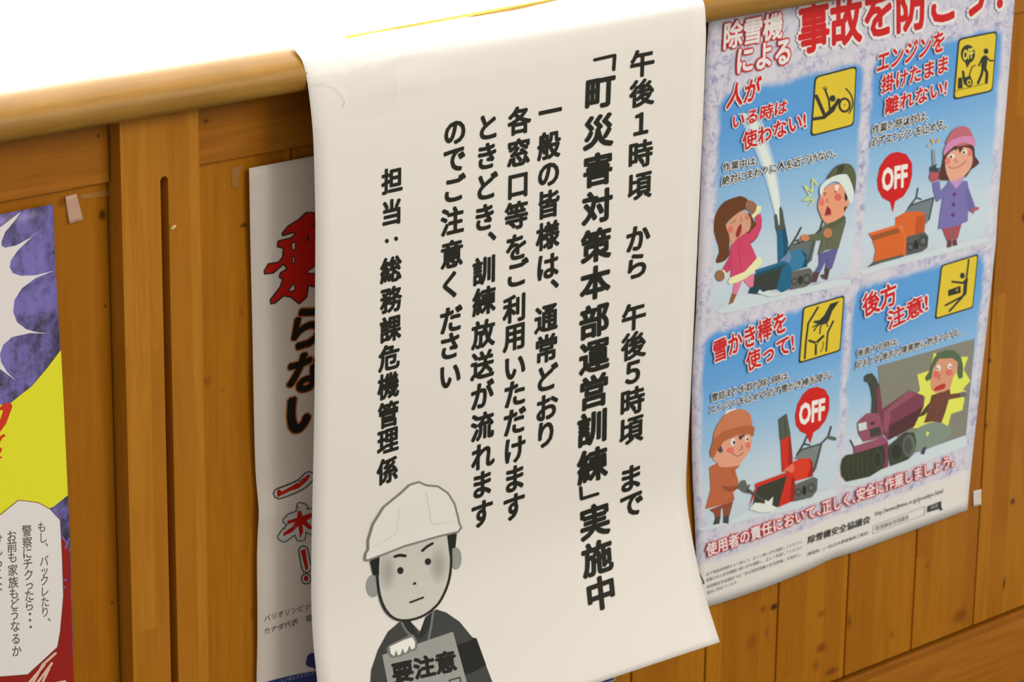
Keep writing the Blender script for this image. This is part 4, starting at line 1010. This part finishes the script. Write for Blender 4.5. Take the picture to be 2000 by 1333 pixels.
p.cells([('お', 63, 545), ('前', 65, 602), ('も', 68, 660), ('家', 69, 730), ('族', 72, 795), ('も', 75, 855), ('ど', 78, 912), ('う', 80, 970), ('な', 82, 1032), ('る', 86, 1100), ('か', 90, 1165)], 56, 66, TG, 0.010, sl2, lean=0.03, res=2)
p.cells([('け', -12, 565), ('ん', -12, 625), ('っ', -8, 690), ('こ', -10, 750), ('な', -12, 818)], 56, 66, TG, 0.010, sl2, lean=0.03, res=2)
p.build('comic_print', com)
settle(com)

# ------------------------------------------------------------------ bits of tape on the wood
def tape_mat(name, col, alpha, rough=0.3):
    m_ = bpy.data.materials.new(name); m_.use_nodes = True; b_ = m_.node_tree.nodes['Principled BSDF']
    b_.inputs['Base Color'].default_value = (*alb(col), 1); b_.inputs['Alpha'].default_value = alpha; b_.inputs['Roughness'].default_value = rough
    return m_
def tape_piece(px, y0, mat, label, curl=0.0008):
    pts = [unp(x, y, plane(y0)) for x, y in px]
    a, b, c, d_ = pts
    vs_ = []; k = 6
    for i in range(k + 1):
        for j in range(k + 1):
            q = a.lerp(b, i / k).lerp(d_.lerp(c, i / k), j / k)
            q = q.copy(); q.y -= curl * (j / k) ** 3 + 0.0002 * math.sin(i * 1.7) * (j / k)
            vs_.append(q)
    fs_ = [(i * (k + 1) + j, i * (k + 1) + j + 1, (i + 1) * (k + 1) + j + 1, (i + 1) * (k + 1) + j) for i in range(k) for j in range(k)]
    o_ = mesh('tape_piece', vs_, fs_, mat, smooth=True)
    s_ = o_.modifiers.new('thick', 'SOLIDIFY'); s_.thickness = 0.0001
    return tag(o_, label, 'tape')
tape_piece([(127, 384), (150, 378), (162, 429), (134, 437)], -0.0008, tape_mat('milky_tape', (214, 168, 140), 0.6), 'milky crumpled tape tab right of the purple comic poster top corner')
tape_piece([(1901, 960), (1917, 956), (1916, 986), (1900, 990)], -0.0008, tape_mat('white_tape', (214, 196, 180), 0.9), 'small square of whitish tape beside the bottom right corner of the blue poster')
tape_piece([(452, 330), (474, 322), (463, 364), (453, 367)], -0.0006, tape_mat('faint_tape', (190, 140, 80), 0.22, 0.2), 'faint clear tape strip left of the red-lettered poster top corner', 0.0004)
tape_piece([(150, 383), (212, 370), (212, 383), (160, 388)], -0.0006, tape_mat('faint_tape_wide', (200, 150, 90), 0.16, 0.2), 'faint clear tape strip between the milky tab and the post', 0.0003)
